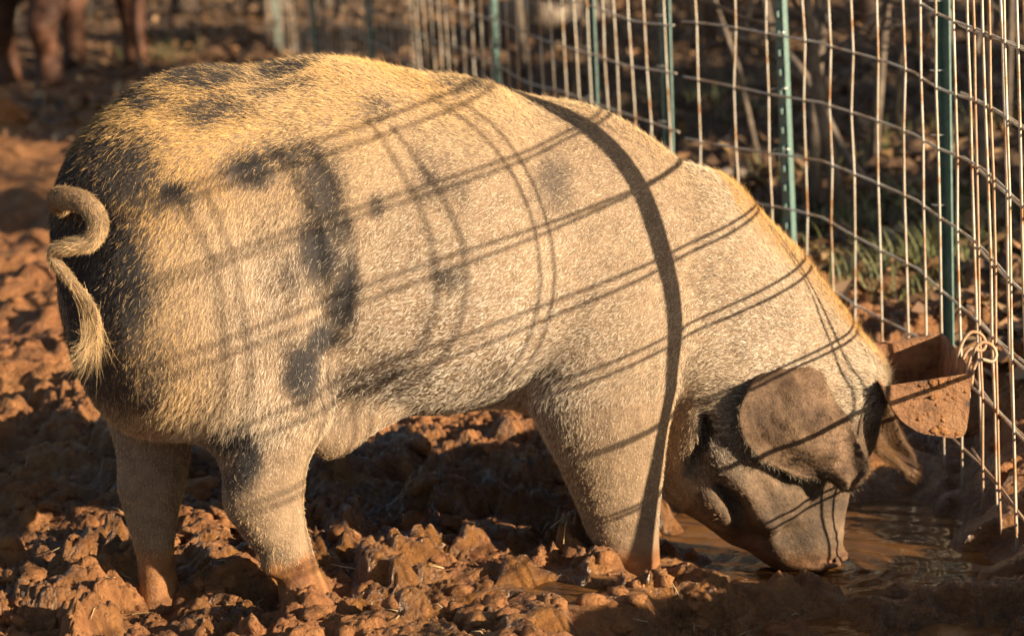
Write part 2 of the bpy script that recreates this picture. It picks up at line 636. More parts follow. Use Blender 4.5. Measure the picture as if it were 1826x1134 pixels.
def pig_body():
    f = Field((-1.0, -0.46, -0.32), (1.0, 0.42, 1.12), 0.0115)
    T = f.blank()
    E = f.ell
    # trunk
    E(T, (-0.53, 0, 0.665), (0.312, 0.250, 0.345), None, 0.035)
    E(T, (-0.30, 0, 0.650), (0.40, 0.278, 0.362), None, 0.035)
    E(T, (-0.07, 0, 0.605), (0.37, 0.302, 0.350), None, 0.035)
    E(T, (0.16, 0, 0.560), (0.34, 0.270, 0.325), rot_xz(-0.2), 0.035)
    E(T, (-0.65, 0, 0.72), (0.185, 0.17, 0.20), None, 0.035)
    # shoulder and near fore leg
    A = f.blank()
    E(A, (0.27, 0, 0.50), (0.27, 0.245, 0.315), rot_xz(-0.35), 0.035)
    E(A, (0.225, -0.165, 0.40), (0.160, 0.125, 0.25), None, 0.08)
    f.limb(A, [(0.208, -0.178, 0.30, 0.145, 0.095), (0.230, -0.165, 0.17, 0.122, 0.082), (0.246, -0.150, 0.08, 0.098, 0.070), (0.257, -0.140, 0.0, 0.078, 0.060), (0.272, -0.135, -0.06, 0.062, 0.052), (0.285, -0.13, -0.15, 0.056, 0.05)], 0.05)
    f.limb(A, [(0.30, 0.15, 0.32, 0.12, 0.09), (0.34, 0.16, 0.12, 0.085, 0.065), (0.36, 0.16, 0.0, 0.062, 0.052), (0.375, 0.16, -0.16, 0.05, 0.047)], 0.05)
    D = smin(T, A, 0.020)
    # hams and hind legs
    H = f.blank()
    E(H, (-0.575, -0.145, 0.56), (0.235, 0.135, 0.27), rot_xz(0.15), 0.035)
    E(H, (-0.50, -0.180, 0.44), (0.140, 0.105, 0.20), rot_xz(0.2), 0.035)
    E(H, (-0.43, -0.215, 0.55), (0.050, 0.075, 0.22), rot_xz(0.12), 0.06)
    E(H, (-0.585, 0.13, 0.56), (0.245, 0.135, 0.27), rot_xz(0.1), 0.035)
    E(H, (-0.655, -0.07, 0.46), (0.17, 0.12, 0.17), None, 0.035)
    E(H, (-0.685, 0.05, 0.50), (0.145, 0.14, 0.20), None, 0.035)
    f.limb(H, [(-0.51, -0.18, 0.37, 0.125, 0.085), (-0.50, -0.185, 0.29, 0.092, 0.072), (-0.502, -0.185, 0.215, 0.080, 0.060), (-0.506, -0.185, 0.155, 0.072, 0.054), (-0.487, -0.185, 0.10, 0.058, 0.048), (-0.463, -0.185, 0.05, 0.049, 0.043), (-0.449, -0.185, 0.012, 0.046, 0.042), (-0.440, -0.185, -0.02, 0.056, 0.050), (-0.436, -0.185, -0.06, 0.060, 0.054)], 0.04)
    f.limb(H, [(*pig_px(px, py, off), hw / 905, hl) for px, py, off, hw, hl in ((290, 690, 0.05, 95, 0.095), (272, 755, 0.045, 78, 0.080), (272, 805, 0.035, 66, 0.068), (268, 870, 0.02, 61, 0.058), (270, 920, 0.01, 49, 0.048), (276, 985, 0.0, 38, 0.042), (283, 1050, 0.0, 42, 0.044), (287, 1090, 0.0, 46, 0.046))], 0.03)
    for c in ((-0.505, -0.205, 0.035), (-0.505, -0.165, 0.035)):
        E(H, c, (0.02, 0.014, 0.022), rot_xz(0.5), 0.012)
    E(H, (-0.560, -0.185, 0.185), (0.022, 0.026, 0.035), None, 0.03)
    D = smin(D, H, 0.018)
    # sheath
    X = f.blank()
    E(X, (-0.345, -0.10, 0.272), (0.060, 0.045, 0.060), None, 0.03)
    E(X, (-0.27, -0.09, 0.290), (0.085, 0.04, 0.035), rot_xz(0.2), 0.05)
    D = smin(D, X, 0.04)
    # neck and head
    N = f.blank()
    TURN = math.radians(-26)      # the head is turned a little towards the near side
    RZ = np.array([[math.cos(TURN), -math.sin(TURN), 0], [math.sin(TURN), math.cos(TURN), 0], [0, 0, 1]])
    PV = np.array([0.66, -0.02, 0.0])

    def HE(c, r, R=None, k=0.035, sub=False):
        E(N, PV + RZ @ (np.array(c) - PV), r, RZ @ (R if R is not None else np.eye(3)), k, sub)

    def HT(*q):
        return (*(PV + RZ @ (np.array(q[:3]) - PV)), *q[3:])
    E(N, (0.42, -0.01, 0.475), (0.26, 0.215, 0.265), rot_xz(-0.75), 0.035)
    E(N, (0.55, -0.02, 0.385), (0.24, 0.195, 0.225), rot_xz(-0.85), 0.035)
    HE((0.665, -0.03, 0.285), (0.22, 0.175, 0.195), rot_xz(-0.95), 0.035)
    HE((0.725, -0.04, 0.185), (0.19, 0.150, 0.160), rot_xz(-1.05), 0.05)
    HE((0.545, -0.04, 0.115), (0.125, 0.165, 0.165), rot_xz(-0.3), 0.035)
    HE((0.62, -0.05, 0.03), (0.12, 0.135, 0.15), rot_xz(-0.5), 0.05)
    HE((0.84, -0.04, 0.235), (0.065, 0.12, 0.07), rot_xz(-0.9), 0.05)
    f.limb(N, [HT(0.70, -0.06, 0.06, 0.125, 0.105), HT(0.715, -0.07, -0.01, 0.110, 0.090), HT(0.725, -0.08, -0.07, 0.088, 0.072), HT(0.735, -0.085, -0.12, 0.056, 0.052)], 0.04)
    HE((0.665, -0.07, -0.10), (0.10, 0.075, 0.065), rot_xz(-0.5), 0.05)
    E(N, pig_px(1462, 965, -0.13), (0.048, 0.050, 0.050), rot_xz(0.3), 0.03)
    E(N, pig_px(1470, 997, -0.13), (0.060, 0.062, 0.020), rot_xz(0.28), 0.010)
    for px, yy in ((1487, -0.155), (1472, -0.11)):
        E(N, pig_px(px, 1008, yy), (0.012, 0.010, 0.012), None, 0.008, True)
    E(N, (0.470, -0.050, 0.185), (0.115, 0.178, 0.165), rot_xz(-0.3), 0.05)
    E(N, (0.515, -0.055, 0.175), (0.125, 0.168, 0.175), rot_xz(-0.4), 0.05)
    E(N, (0.53, -0.06, 0.07), (0.115, 0.150, 0.13), rot_xz(-0.5), 0.05)
    # cheek and jaw folds
    E(N, pig_px(1322, 905, -0.17), (0.018, 0.03, 0.075), rot_xz(0.55), 0.03, True)
    E(N, pig_px(1385, 905, -0.18), (0.055, 0.03, 0.05), rot_xz(0.4), 0.04)
    E(N, pig_px(1250, 800, -0.17), (0.014, 0.03, 0.09), rot_xz(-0.25), 0.03, True)
    # eye sockets under the ears
    HE((0.79, -0.175, 0.07), (0.03, 0.03, 0.02), None, 0.03, True)
    D = smin(D, N, 0.014)
    # flank pocket in front of the thigh
    E(D, (-0.365, -0.265, 0.43), (0.022, 0.03, 0.055), rot_xz(-0.25), 0.05, True)
    # wrinkles and uneven muscle
    gx, gy, gz = np.meshgrid(*f.ax, indexing='ij')
    near = np.abs(D) < 0.06
    w = np.zeros_like(D)
    x, y, z = gx[near], gy[near], gz[near]
    und = 0.012 * (fbm(x * 5 + y * 3, z * 5 - y * 2, 71, 2) - 0.5)
    und += 0.010 * (fbm((x + z * 0.6) * 13, (z - x * 0.5) * 4, 72, 2) - 0.5) * sstep(0.25, 0.5, x)
    hx = sstep(0.03, -0.08, z) * sstep(0.60, 0.68, x)
    und += 0.0045 * np.sin((z + 0.25 * x + 0.02 * np.sin(y * 40)) * 260) * hx
    jw = sstep(0.30, 0.15, z) * sstep(0.40, 0.46, x) * sstep(0.66, 0.58, x)
    und += 0.006 * np.sin((x * 0.8 + z * 0.55) * 95 + 3 * fbm(x * 6, z * 6, 75, 2)) * jw
    w[near] = und
    D = D + w
    V, F = f.surface(D)
    return relax(V, F, 3), F


def sheet(P, thick, nu, nv):
    """closed leaf from a grid of points P[nu][nv] with thickness"""
    P = np.array(P)
    du = np.gradient(P, axis=0)
    dv = np.gradient(P, axis=1)
    n = np.cross(du, dv)
    n /= np.linalg.norm(n, axis=-1, keepdims=True) + 1e-9
    th = np.array(thick)[..., None] if hasattr(thick, '__len__') else thick
    A, B = P + n * th * 0.5, P - n * th * 0.5
    V = np.concatenate([A.reshape(-1, 3), B.reshape(-1, 3)])
    F = []
    m = nu * nv
    for i in range(nu - 1):
        for j in range(nv - 1):
            a, b, c, d = i * nv + j, i * nv + j + 1, (i + 1) * nv + j + 1, (i + 1) * nv + j
            F.append((a, d, c, b))
            F.append((m + a, m + b, m + c, m + d))
    ring = [(0, j) for j in range(nv)] + [(i, nv - 1) for i in range(1, nu)] + [(nu - 1, j) for j in range(nv - 2, -1, -1)] + [(i, 0) for i in range(nu - 2, 0, -1)]
    for (a, b), (c, d) in zip(ring, ring[1:] + ring[:1]):
        p, q = a * nv + b, c * nv + d
        F.append((p, q, m + q, m + p))
    return V, np.array(F)


def spline(pts, n):
    """Catmull-Rom through pts"""
    P = np.array(pts, float)
    t = np.linspace(0, len(P) - 1, n)
    i = np.minimum(t.astype(int), len(P) - 2)
    u = (t - i)[:, None]
    p1, p2 = P[i], P[i + 1]
    p0 = P[np.maximum(i - 1, 0)]
    p3 = P[np.minimum(i + 2, len(P) - 1)]
    return 0.5 * (2 * p1 + (p2 - p0) * u + (2 * p0 - 5 * p1 + 4 * p2 - p3) * u * u + (3 * p1 - p0 - 3 * p2 + p3) * u ** 3)


def near_ear():
    # left rim and right rim of the flap, each from the root to the tip
    L = [pig_px(1400, 640, -0.12), pig_px(1385, 645, -0.175), pig_px(1338, 692, -0.235), pig_px(1309, 750, -0.245), pig_px(1345, 812, -0.235), pig_px(1412, 842, -0.225), pig_px(1470, 857, -0.225), pig_px(1506, 874, -0.225)]
    Rr = [pig_px(1440, 640, -0.12), pig_px(1455, 650, -0.175), pig_px(1474, 686, -0.225), pig_px(1495, 722, -0.24), pig_px(1518, 757, -0.235), pig_px(1535, 800, -0.235), pig_px(1537, 840, -0.235), pig_px(1518, 872, -0.235)]
    nu, nv = 44, 36
    a, b = spline(L, nu), spline(Rr, nu)
    P = np.zeros((nu, nv, 3))
    for j in range(nv):
        s = j / (nv - 1)
        P[:, j] = a * (1 - s) + b * s
        bul = math.sin(math.pi * s)
        P[:, j, 1] -= 0.026 * bul * np.sin(np.linspace(0.25, math.pi, nu)) + 0.009 * np.sin(s * 9 + 5 * np.linspace(0, 1, nu)) * np.linspace(0.2, 1, nu)
        rimc = (abs(s - 0.5) * 2) ** 4
        P[:, j, 1] += 0.009 * rimc * np.sin(np.linspace(0, 9, nu) + 4 * s) - 0.006 * rimc
        P[:, j, 0] += 0.004 * rimc * np.sin(np.linspace(0, 17, nu))
        P[:, j, 2] += 0.004 * rimc * np.cos(np.linspace(0, 21, nu))
    P[..., 1] += 0.010 * (fbm(P[..., 0] * 30, P[..., 2] * 30, 141, 3) - 0.5) * 2
    u = np.linspace(0, 1, nu)[:, None] * np.ones((1, nv))
    return sheet(P, 0.009 - 0.005 * u, nu, nv)


def far_ear():
    L = [pig_px(1508, 668, 0.02), pig_px(1512, 730, -0.02), pig_px(1528, 775, -0.02), pig_px(1560, 800, 0.0), pig_px(1600, 828, 0.03), pig_px(1626, 850, 0.05)]
    Rr = [pig_px(1545, 650, 0.08), pig_px(1568, 690, 0.11), pig_px(1592, 738, 0.12), pig_px(1612, 785, 0.11), pig_px(1632, 818, 0.09), pig_px(1636, 845, 0.06)]
    nu, nv = 26, 18
    a, b = spline(L, nu), spline(Rr, nu)
    P = np.zeros((nu, nv, 3))
    for j in range(nv):
        s = j / (nv - 1)
        P[:, j] = a * (1 - s) + b * s
        P[:, j, 1] += 0.075 * math.sin(math.pi * s) * np.sin(np.linspace(0.2, math.pi, nu))
        P[:, j, 2] += 0.004 * math.sin(s * 7) * np.sin(np.linspace(0, 12, nu))
    P[..., 1] += 0.016 * (fbm(P[..., 0] * 22, P[..., 2] * 22, 142, 3) - 0.5)
    return sheet(P, 0.010, nu, nv)


TAIL_PX = [(150, 380, 0.0), (112, 364, -0.08), (112, 354, -0.15), (150, 362, -0.20), (174, 395, -0.235), (163, 429, -0.235), (130, 439, -0.225), (100, 447, -0.205), (98, 466, -0.20), (125, 500, -0.22), (158, 540, -0.235), (174, 575, -0.24), (172, 605, -0.24)]


def tail_geo():
    P = spline([pig_px(a, b, c) for a, b, c in TAIL_PX], 60)
    R = np.interp(np.linspace(0, 1, 60), [0, 0.25, 0.5, 0.62, 0.8, 1], [0.026, 0.0205, 0.016, 0.0125, 0.0085, 0.0035])
    v, fcs = tube_geo(P, R, 10)
    return np.array([tuple(q) for q in v]), fcs, P, R


PATCH = [  # px, py, rx, ry, strength  (black and grey coat spots, plus shade painted on rear, flank fold, lower neck)
    (165, 470, 75, 150, 1.0), (120, 560, 60, 160, 0.9), (205, 290, 60, 60, 0.75), (150, 330, 50, 50, 0.9), (255, 180, 70, 22, 0.8), (400, 132, 90, 20, 0.85), (545, 112, 60, 12, 0.8), (400, 190, 65, 26, 0.65),
    (520, 150, 60, 14, 0.55), (310, 345, 32, 30, 0.85), (445, 295, 40, 26, 0.85), (520, 270, 70, 28, 0.6), (560, 330, 38, 70, 0.75), (545, 440, 40, 60, 0.9), (590, 400, 24, 40, 0.7), (602, 520, 24, 62, 0.95),
    (575, 600, 36, 36, 1.0), (535, 655, 34, 50, 1.0), (665, 362, 16, 26, 0.9), (755, 318, 24, 34, 0.6), (790, 475, 20, 18, 0.85), (800, 330, 26, 20, 0.5), (985, 335, 48, 52, 0.8), (900, 165, 52, 16, 0.85), (860, 150, 40, 12, 0.6),
    (690, 195, 42, 18, 0.55), (660, 690, 90, 34, 0.8), (690, 640, 40, 26, 0.5), (880, 690, 30, 46, 0.45), (432, 812, 26, 52, 1.0), (405, 780, 30, 22, 0.7), (240, 640, 60, 60, 0.45), (190, 660, 45, 70, 0.7), (250, 700, 40, 30, 0.55),
    (1245, 760, 46, 70, 0.55), (1265, 690, 40, 40, 0.45), (1320, 690, 40, 30, 0.9), (1200, 660, 16, 60, 0.4), (1490, 800, 42, 44, 0.0), (620, 770, 40, 30, 0.25), (500, 470, 20, 50, 0.5)]


def dark_of(P):
    """strength of the dark coat and its painted shade at pig-local points"""
    x, y, z = P.T
    wx = x + 0.05 * (fbm(x * 11 + y * 7, z * 11, 91, 3) - 0.5)
    wz = z + 0.07 * (fbm(x * 9 - y * 7, z * 9 + 40, 92, 3) - 0.5)
    d = np.zeros(len(P))
    for px, py, rx, ry, s in PATCH:
        c = pig_px(px, py, -0.22 if 230 < px < 1150 else -0.12)
        sc = 1 / 905.0
        e = np.hypot((wx - c[0]) / (rx * sc), (wz - c[2]) / (ry * sc))
        d = np.maximum(d, s * (0.85 if px > 620 else 1.15) * sstep(1.75, 0.35, e))
    d = np.where(y > 0.02, d * 0.6 + 0.3 * sstep(0.5, 0.62, fbm(x * 5, z * 5, 93, 3)), d)
    return np.clip(d, 0, 1)


def pig_mats():
    m, nt, b = new_mat('pig_skin')
    dark, mud, ear = attr(nt, 'dark'), attr(nt, 'mud'), attr(nt, 'ear')
    f = noise_fac(nt, 30, 6)
    light = ramp(nt, f, [(0.3, (0.17, 0.110, 0.065)), (0.7, (0.30, 0.20, 0.12))])
    dk = ramp(nt, f, [(0.3, (0.022, 0.019, 0.018)), (0.7, (0.050, 0.043, 0.040))])
    c = mixc(nt, dark, light, dk)
    er = ramp(nt, noise_fac(nt, 11, 9, 0.72), [(0.38, (0.026, 0.018, 0.013)), (0.50, (0.085, 0.054, 0.033)), (0.68, (0.23, 0.145, 0.085))])
    c = mixc(nt, ear, c, er)
    md = ramp(nt, noise_fac(nt, 25, 5), [(0.3, (0.15, 0.055, 0.018)), (0.7, (0.36, 0.16, 0.055))])
    c = mixc(nt, mud, c, md)
    nt.links.new(c, b.inputs['Base Color'])
    mr = nt.nodes.new('ShaderNodeMapRange')
    mr.inputs[3].default_value = 0.72
    mr.inputs[4].default_value = 0.30
    nt.links.new(mud, mr.inputs[0])
    nt.links.new(mr.outputs[0], b.inputs['Roughness'])
    b.inputs['Specular IOR Level'].default_value = 0.3
    bump(nt, b, noise_fac(nt, 60, 9, 0.75), 0.8, 0.008)
    M['skin'] = m
    m, nt, b = new_mat('pig_hair')
    nt.links.new(attr(nt, 'tint', 'Color'), b.inputs['Base Color'])
    b.inputs['Roughness'].default_value = 0.6
    b.inputs['Specular IOR Level'].default_value = 0.12
    M['hair'] = m


def build_pig():
    pig_mats()
    V, F = pig_body()
    nb = len(V)
    parts = [(V, F)]
    ears = near_ear()
    ears2 = far_ear()
    tv, tf, TP, TR = tail_geo()
    allv = np.concatenate([V, ears[0], ears2[0], tv])
    faces = F.tolist() + (ears[1] + nb).tolist() + (ears2[1] + nb + len(ears[0])).tolist() + [tuple(i + nb + len(ears[0]) + len(ears2[0]) for i in q) for q in tf]
    kind = np.concatenate([np.zeros(nb), np.ones(len(ears[0])), np.full(len(ears2[0]), 2), np.full(len(tv), 3)])
    pig = mesh_obj('pig', allv, faces, M['skin'])
    pig.location = PIG_O
    pig.rotation_euler = (0, 0, PIG_YAW)
    tag(pig, 'large blond pig with black spots and curly tail, drinking head down at the puddle', 'pig')
    x, y, z = allv.T
    dark = dark_of(allv)
    dark[kind == 3] = 0.05
    dark[kind == 1] = 0
    mud = sstep(0.050, 0.034, z - 0.06 * sstep(-0.1, -0.6, x) * 0.3 + 0.05 * (fbm(x * 14, z * 14 + y * 9, 95, 3) - 0.5)) * 0.97
    mud = np.where((x > -0.1), mud * sstep(-0.03, -0.07, z + 0.03 * (fbm(x * 16, z * 16, 96, 3) - 0.5)), mud)
    snout = sstep(-0.09, -0.15, z) * (x > 0.45)
    mud = np.where(x > 0.365, 0.5 * snout, mud)
    dark = np.where((x > 0.66) & (z < -0.13) & (kind == 0), 0.9, dark)
    mud = np.where(kind > 0, 0.15 * (kind < 3), mud)
    # the face is stained brown
    face = sstep(0.24, 0.10, z - 0.2 * (x - 0.6)) * (x > 0.42)
    ear = np.where((kind == 1) | (kind == 2), 1.0, 0.85 * face)
    for nm, arr in (('dark', dark), ('mud', mud), ('ear', ear)):
        a = pig.data.attributes.new(nm, 'FLOAT', 'POINT')
        a.data.foreach_set('value', arr.astype(np.float32))
    build_fur(pig, allv, np.array([list(q)[:4] for q in faces if len(q) == 4]), kind, (TP, TR))
    return pig


N_HAIR = 720000


def build_fur(pig, V, F, kind, tail):
    p = V[F]
    n = np.cross(p[:, 2] - p[:, 0], p[:, 3] - p[:, 1])
    area = np.linalg.norm(n, axis=1) * 0.5
    n = n / (2 * area[:, None] + 1e-12)
    c = p.mean(1)
    # outward normals on the body come from face winding
    k = kind[F[:, 0]]
    wgt = np.where(k == 1, 1.6, np.where(k == 2, 0.8, np.where(k == 3, 2.0, 1.0)))
    wgt = wgt * np.where(c[:, 2] < 0.0, 0.5, 1.0) * np.where((c[:, 1] > 0.06) & (k == 0) & (c[:, 2] < 0.85), 0.35, 1.0)
    pr = area * wgt
    fi = RNG.choice(len(F), N_HAIR, p=pr / pr.sum())
    u, v = RNG.random(N_HAIR)[:, None], RNG.random(N_HAIR)[:, None]
    q = p[fi]
    root = (q[:, 0] * (1 - u) + q[:, 1] * u) * (1 - v) + (q[:, 3] * (1 - u) + q[:, 2] * u) * v
    nr = n[fi]
    kk = k[fi]
    x, y, z = root.T
    # combing direction
    rump = sstep(-0.15, -0.5, x)
    D = np.stack([-1.0 + 0.45 * rump, 0 * x, -0.38 - 0.75 * rump], 1)
    neck = sstep(0.25, 0.55, x)
    D = D * (1 - neck[:, None]) + np.stack([-0.8 + 0 * x, 0 * x, 0.15 + 0 * x], 1) * neck[:, None]
    hd = ((x > 0.42) & (z < 0.18)).astype(float)[:, None]
    D = D * (1 - hd) + np.stack([-0.35 + 0 * x, 0 * x, 0.55 + 0 * x], 1) * hd
    leg = (sstep(0.36, 0.24, z) * (x < 0.42))[:, None]
    D = D * (1 - leg) + np.stack([-0.15 + 0 * x, 0 * x, -1.0 + 0 * x], 1) * leg
    top = sstep(0.80, 0.95, z)[:, None]
    D = D * (1 - top) + np.stack([-1 + 0 * x, 0 * x, -0.05 + 0 * x], 1) * top
    w1 = fbm(x * 6 + y * 4, z * 6, 101, 3) - 0.5
    w2 = fbm(x * 6 - y * 4, z * 6 + 9, 102, 3) - 0.5
    D = D + np.stack([0.9 * w1, 0 * x, 0.9 * w2], 1)
    ke = (kk == 1) | (kk == 2)
    D[ke] = np.array([0.45, -0.1, -0.9])
    kt = kk == 3
    TP, TR = tail
    if kt.any():
        d2 = ((root[kt][:, None] - TP[None]) ** 2).sum(-1)
        ti = np.clip(d2.argmin(1), 0, len(TP) - 2)
        D[kt] = TP[ti + 1] - TP[ti]
    D = D / (np.linalg.norm(D, axis=1, keepdims=True) + 1e-9)
    D = D - nr * (D * nr).sum(1, keepdims=True)
    D = D / (np.linalg.norm(D, axis=1, keepdims=True) + 1e-9)
    jit = RNG.normal(0, 1, (N_HAIR, 3))
    D = D + jit * 0.20
    L = 0.0088 + 0.0024 * RNG.normal(0, 1, N_HAIR)
    L = L * (1 + 0.40 * rump * sstep(0.45, 0.75, z) + 0.25 * sstep(0.8, 0.95, z))
    flank = np.exp(-(((x + 0.62) / 0.13) ** 2 + ((z - 0.35) / 0.09) ** 2)) + np.exp(-(((x - 0.07) / 0.07) ** 2 + ((z - 0.20) / 0.16) ** 2))
    L = L * (1 + 0.7 * np.clip(flank, 0, 1)) * (1 + 0.45 * neck * (z > 0.15))
    L = np.where(leg[:, 0] > 0.5, L * 0.62, L)
    L = np.where((x > 0.45) & (z < 0.1), L * 0.8, L)
    L = np.where(z < -0.02, L * 0.5, L)
    sock = sstep(0.050, 0.034, z + 0.05 * (fbm(x * 14, z * 14 + y * 9, 95, 3) - 0.5)) * (x < -0.1) * (kk == 0)
    L = np.where((sock > 0.5) & (RNG.random(N_HAIR) < 0.85), 0.003, L)
    L = np.where(kk == 1, 0.006, L)
    L = np.where(kk == 2, 0.016, L)
    L = np.where(kt, 0.010, L)
    rim = ke & (RNG.random(N_HAIR) < 0.02)
    L = np.where(rim, 0.018, L)
    poll = np.exp(-(((x - 0.84) / 0.07) ** 2 + ((z - 0.27) / 0.07) ** 2)) * (kk == 0)
    L = np.where(poll > 0.3, L * 1.5, L)
    L = np.clip(L, 0.0025, 0.06)
    lift = 0.21 + 0.09 * RNG.normal(0, 1, N_HAIR) + 0.25 * top[:, 0] + 0.25 * np.clip(flank, 0, 1)
    lift = np.where(ke | kt, 0.22, lift)
    stray = RNG.random(N_HAIR) < 0.015
    lift = np.where(stray, 0.9, lift)
    K = 4
    pts = np.zeros((N_HAIR, K, 3), np.float32)
    bend = RNG.normal(0, 0.16, (N_HAIR, 3))
    for j in range(K):
        t = j / (K - 1)
        pts[:, j] = root - nr * 0.001 + (D * t + nr * (lift[:, None] * (t - 0.45 * t * t)) + bend * t * t) * L[:, None]
    cell = 0.0075
    q3 = np.stack([root[:, 0] + 0.4 * root[:, 1], root[:, 1] * 0.6 + root[:, 2]], 1) / cell
    ci = np.floor(q3)
    jx = hash2(ci[:, 0], ci[:, 1], 161) - 0.5
    jz = hash2(ci[:, 0], ci[:, 1], 162) - 0.5
    cd = (ci + 0.5 - q3) * cell
    side_ = np.stack([cd[:, 0], 0 * jx, cd[:, 1]], 1)
    side_ -= nr * (side_ * nr).sum(1, keepdims=True)
    wave = np.stack([jx, 0 * jx, jz], 1) * 0.45 * L[:, None]
    okc = (kk == 0)[:, None]
    for j in range(1, K):
        t = j / (K - 1)
        pts[:, j] += np.where(okc, (side_ * 0.75 + wave) * t * t, 0)
    # a tuft at the tail tip
    nt_ = 420
    tip = TP[-1] + RNG.normal(0, 0.004, (nt_, 3))
    tdir = (pig_px(148, 645, -0.24) - TP[-1])
    tl = RNG.uniform(0.35, 1.15, nt_)[:, None]
    tb = RNG.normal(0, 0.012, (nt_, 3))
    start = TP[RNG.integers(44, 59, nt_)] + RNG.normal(0, 0.006, (nt_, 3))
    tp = np.stack([start, start * 0.45 + tip * 0.55 + tb * 0.4, tip + tdir * tl * 0.5 + tb, tip + tdir * tl + tb * 1.8], 1)
    pts = np.concatenate([pts, tp.astype(np.float32)])
    root = np.concatenate([root, start])
    n_all = len(pts)
    kk = np.concatenate([kk, np.full(nt_, 3)])
    ne = 650
    fv = V[kind == 1]
    m_ = len(fv) // 2
    g = ((fv[:m_] + fv[m_:]) * 0.5).reshape(44, 36, 3)
    iu = RNG.integers(8, 44, ne)
    lo = RNG.random(ne) < 0.85
    st = np.where(lo[:, None], g[iu, 0], g[iu, 35]) + RNG.normal(0, 0.0025, (ne, 3))
    inw = np.where(lo[:, None], g[iu, 6], g[iu, 29])
    od = st - inw
    od = od / (np.linalg.norm(od, axis=1, keepdims=True) + 1e-9)
    od = od * 0.4 + np.array([0.55, -0.05, -0.75]) * 0.7 + RNG.normal(0, 0.28, (ne, 3))
    ll = 0.003 + 0.014 * RNG.random((ne, 1)) ** 2.5
    fr = np.stack([st + od * ll * t + np.array([0, 0, -0.35]) * ll * t * t for t in (0, 0.33, 0.67, 1)], 1)
    pts = np.concatenate([pts, fr.astype(np.float32)])
    root = np.concatenate([root, st])
    kk = np.concatenate([kk, np.full(ne, 4)])
    n_all = len(pts)
    # colour of each hair
    dk = dark_of(root)
    dk[kk == 3] = 0.1
    dk[kk == 1] = 0.0
    x, y, z = root.T
    isdark = RNG.random(n_all) < np.clip(dk * 1.05, 0, 0.9)
    tone = fbm(x * 7 + y * 4, z * 7, 112, 4)
    shoulder = sstep(0.02, 0.22, x) * sstep(0.62, 0.45, x)
    pep = np.clip(0.01 + 0.24 * shoulder + 0.60 * (tone - 0.5), 0.0, 0.45) * (kk == 0)
    isdark = isdark | (RNG.random(n_all) < pep)
    r = RNG.random((n_all, 1))
    gold = fbm(x * 4 + y * 3, z * 4, 111, 3)[:, None]
    warm = np.clip(sstep(0.62, 0.95, z) * 0.8 + sstep(-0.35, -0.7, x) * 0.65 + 0.45 * sstep(0.36, 0.15, z) * (x < 0.42) + 0.9 * (gold[:, 0] - 0.5), 0, 1)[:, None]
    fore = (sstep(0.06, 0.02, np.abs((x - 0.80) * 0.75 + (z - 0.30) * 0.66 - 0.075)) * (x > 0.55))[:, None]
    warm = np.clip(warm + fore, 0, 1)
    warm[kk == 3] = 0.75
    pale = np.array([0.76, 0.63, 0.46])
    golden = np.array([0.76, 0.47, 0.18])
    flank_highlight = np.exp(-(((x + 0.12) / 0.26) ** 2 + ((z - 0.50) / 0.15) ** 2)) + 0.8 * np.exp(-(((x + 0.52) / 0.10) ** 2 + ((z - 0.52) / 0.2) ** 2)) + 0.6 * np.exp(-(((x - 0.58) / 0.14) ** 2 + ((z - 0.36) / 0.14) ** 2))  # paler flank, thigh and neck hair, with a sunlit highlight painted in
    flank_highlight = np.clip(flank_highlight, 0, 1)[:, None]
    pale = pale * (1 - flank_highlight) + np.array([0.92, 0.83, 0.70]) * flank_highlight
    col = (pale * (1 - warm * (1 - 0.6 * flank_highlight)) + golden * warm * (1 - 0.6 * flank_highlight)) * (0.52 + 0.62 * r)
    dcol = np.array([0.05, 0.042, 0.038]) * (0.7 + 0.9 * r)
    col = np.where(isdark[:, None], dcol, col)
    brown = ((x > 0.42) & (z < 0.10 + 0.2 * (x - 0.6)) & (kk == 0))
    bz = sstep(0.17, 0.03, z - 0.25 * (x - 0.6) + 0.06 * (gold[:, 0] - 0.5)) * (x > 0.40) * (kk == 0)
    col = col * (1 - 0.88 * bz[:, None]) + (np.array([0.30, 0.165, 0.075]) * (1 - 0.75 * sstep(-0.06, -0.13, z)[:, None])) * (0.35 + 1.1 * r) * (0.15 + 1.7 * fbm(x * 17, z * 17, 133, 4)[:, None] ** 1.3) * 0.88 * bz[:, None]
    e1 = (kk == 1)[:, None]
    en = np.clip(fbm(x * 15, z * 15, 131, 5, 0.6)[:, None] * 2.2 - 0.6 + 0.9 * (z[:, None] - 0.17), 0, 1)
    col = np.where(e1, (np.array([0.03, 0.022, 0.015]) * (1 - en) + np.array([0.40, 0.275, 0.165]) * en) * (0.5 + 0.8 * r), col)
    es = pig_px(1482, 800, -0.25)
    spot = 0.75 * sstep(1.6, 0.4, np.hypot((x - es[0]) / 0.055, (z - es[2]) / 0.05))[:, None]
    col = np.where(e1, col * (1 - spot), col)
    e2 = (kk == 2)[:, None]
    col = np.where(e2, np.array([0.16, 0.085, 0.038]) * (0.6 + 0.7 * r), col)
    col = np.where((kk == 4)[:, None], np.array([0.30, 0.24, 0.17]) * (0.2 + 1.2 * r), col)
    ml = np.where(x > -0.1, 0.8 * sstep(0.02, -0.08, z), sstep(0.05, 0.03, z))[:, None] * ((kk == 0) & (x < 0.365))[:, None]
    col = col * (1 - 0.8 * ml) + np.array([0.26, 0.11, 0.035]) * 0.8 * ml
    hc = bpy.data.hair_curves.new('fur')
    hc.add_curves([4] * n_all)
    hc.attributes['position'].data.foreach_set('vector', pts.reshape(-1))
    ra = hc.attributes.get('radius') or hc.attributes.new('radius', 'FLOAT', 'POINT')
    rr = np.tile(np.array([0.00022, 0.00020, 0.00015, 0.00005], np.float32), n_all)
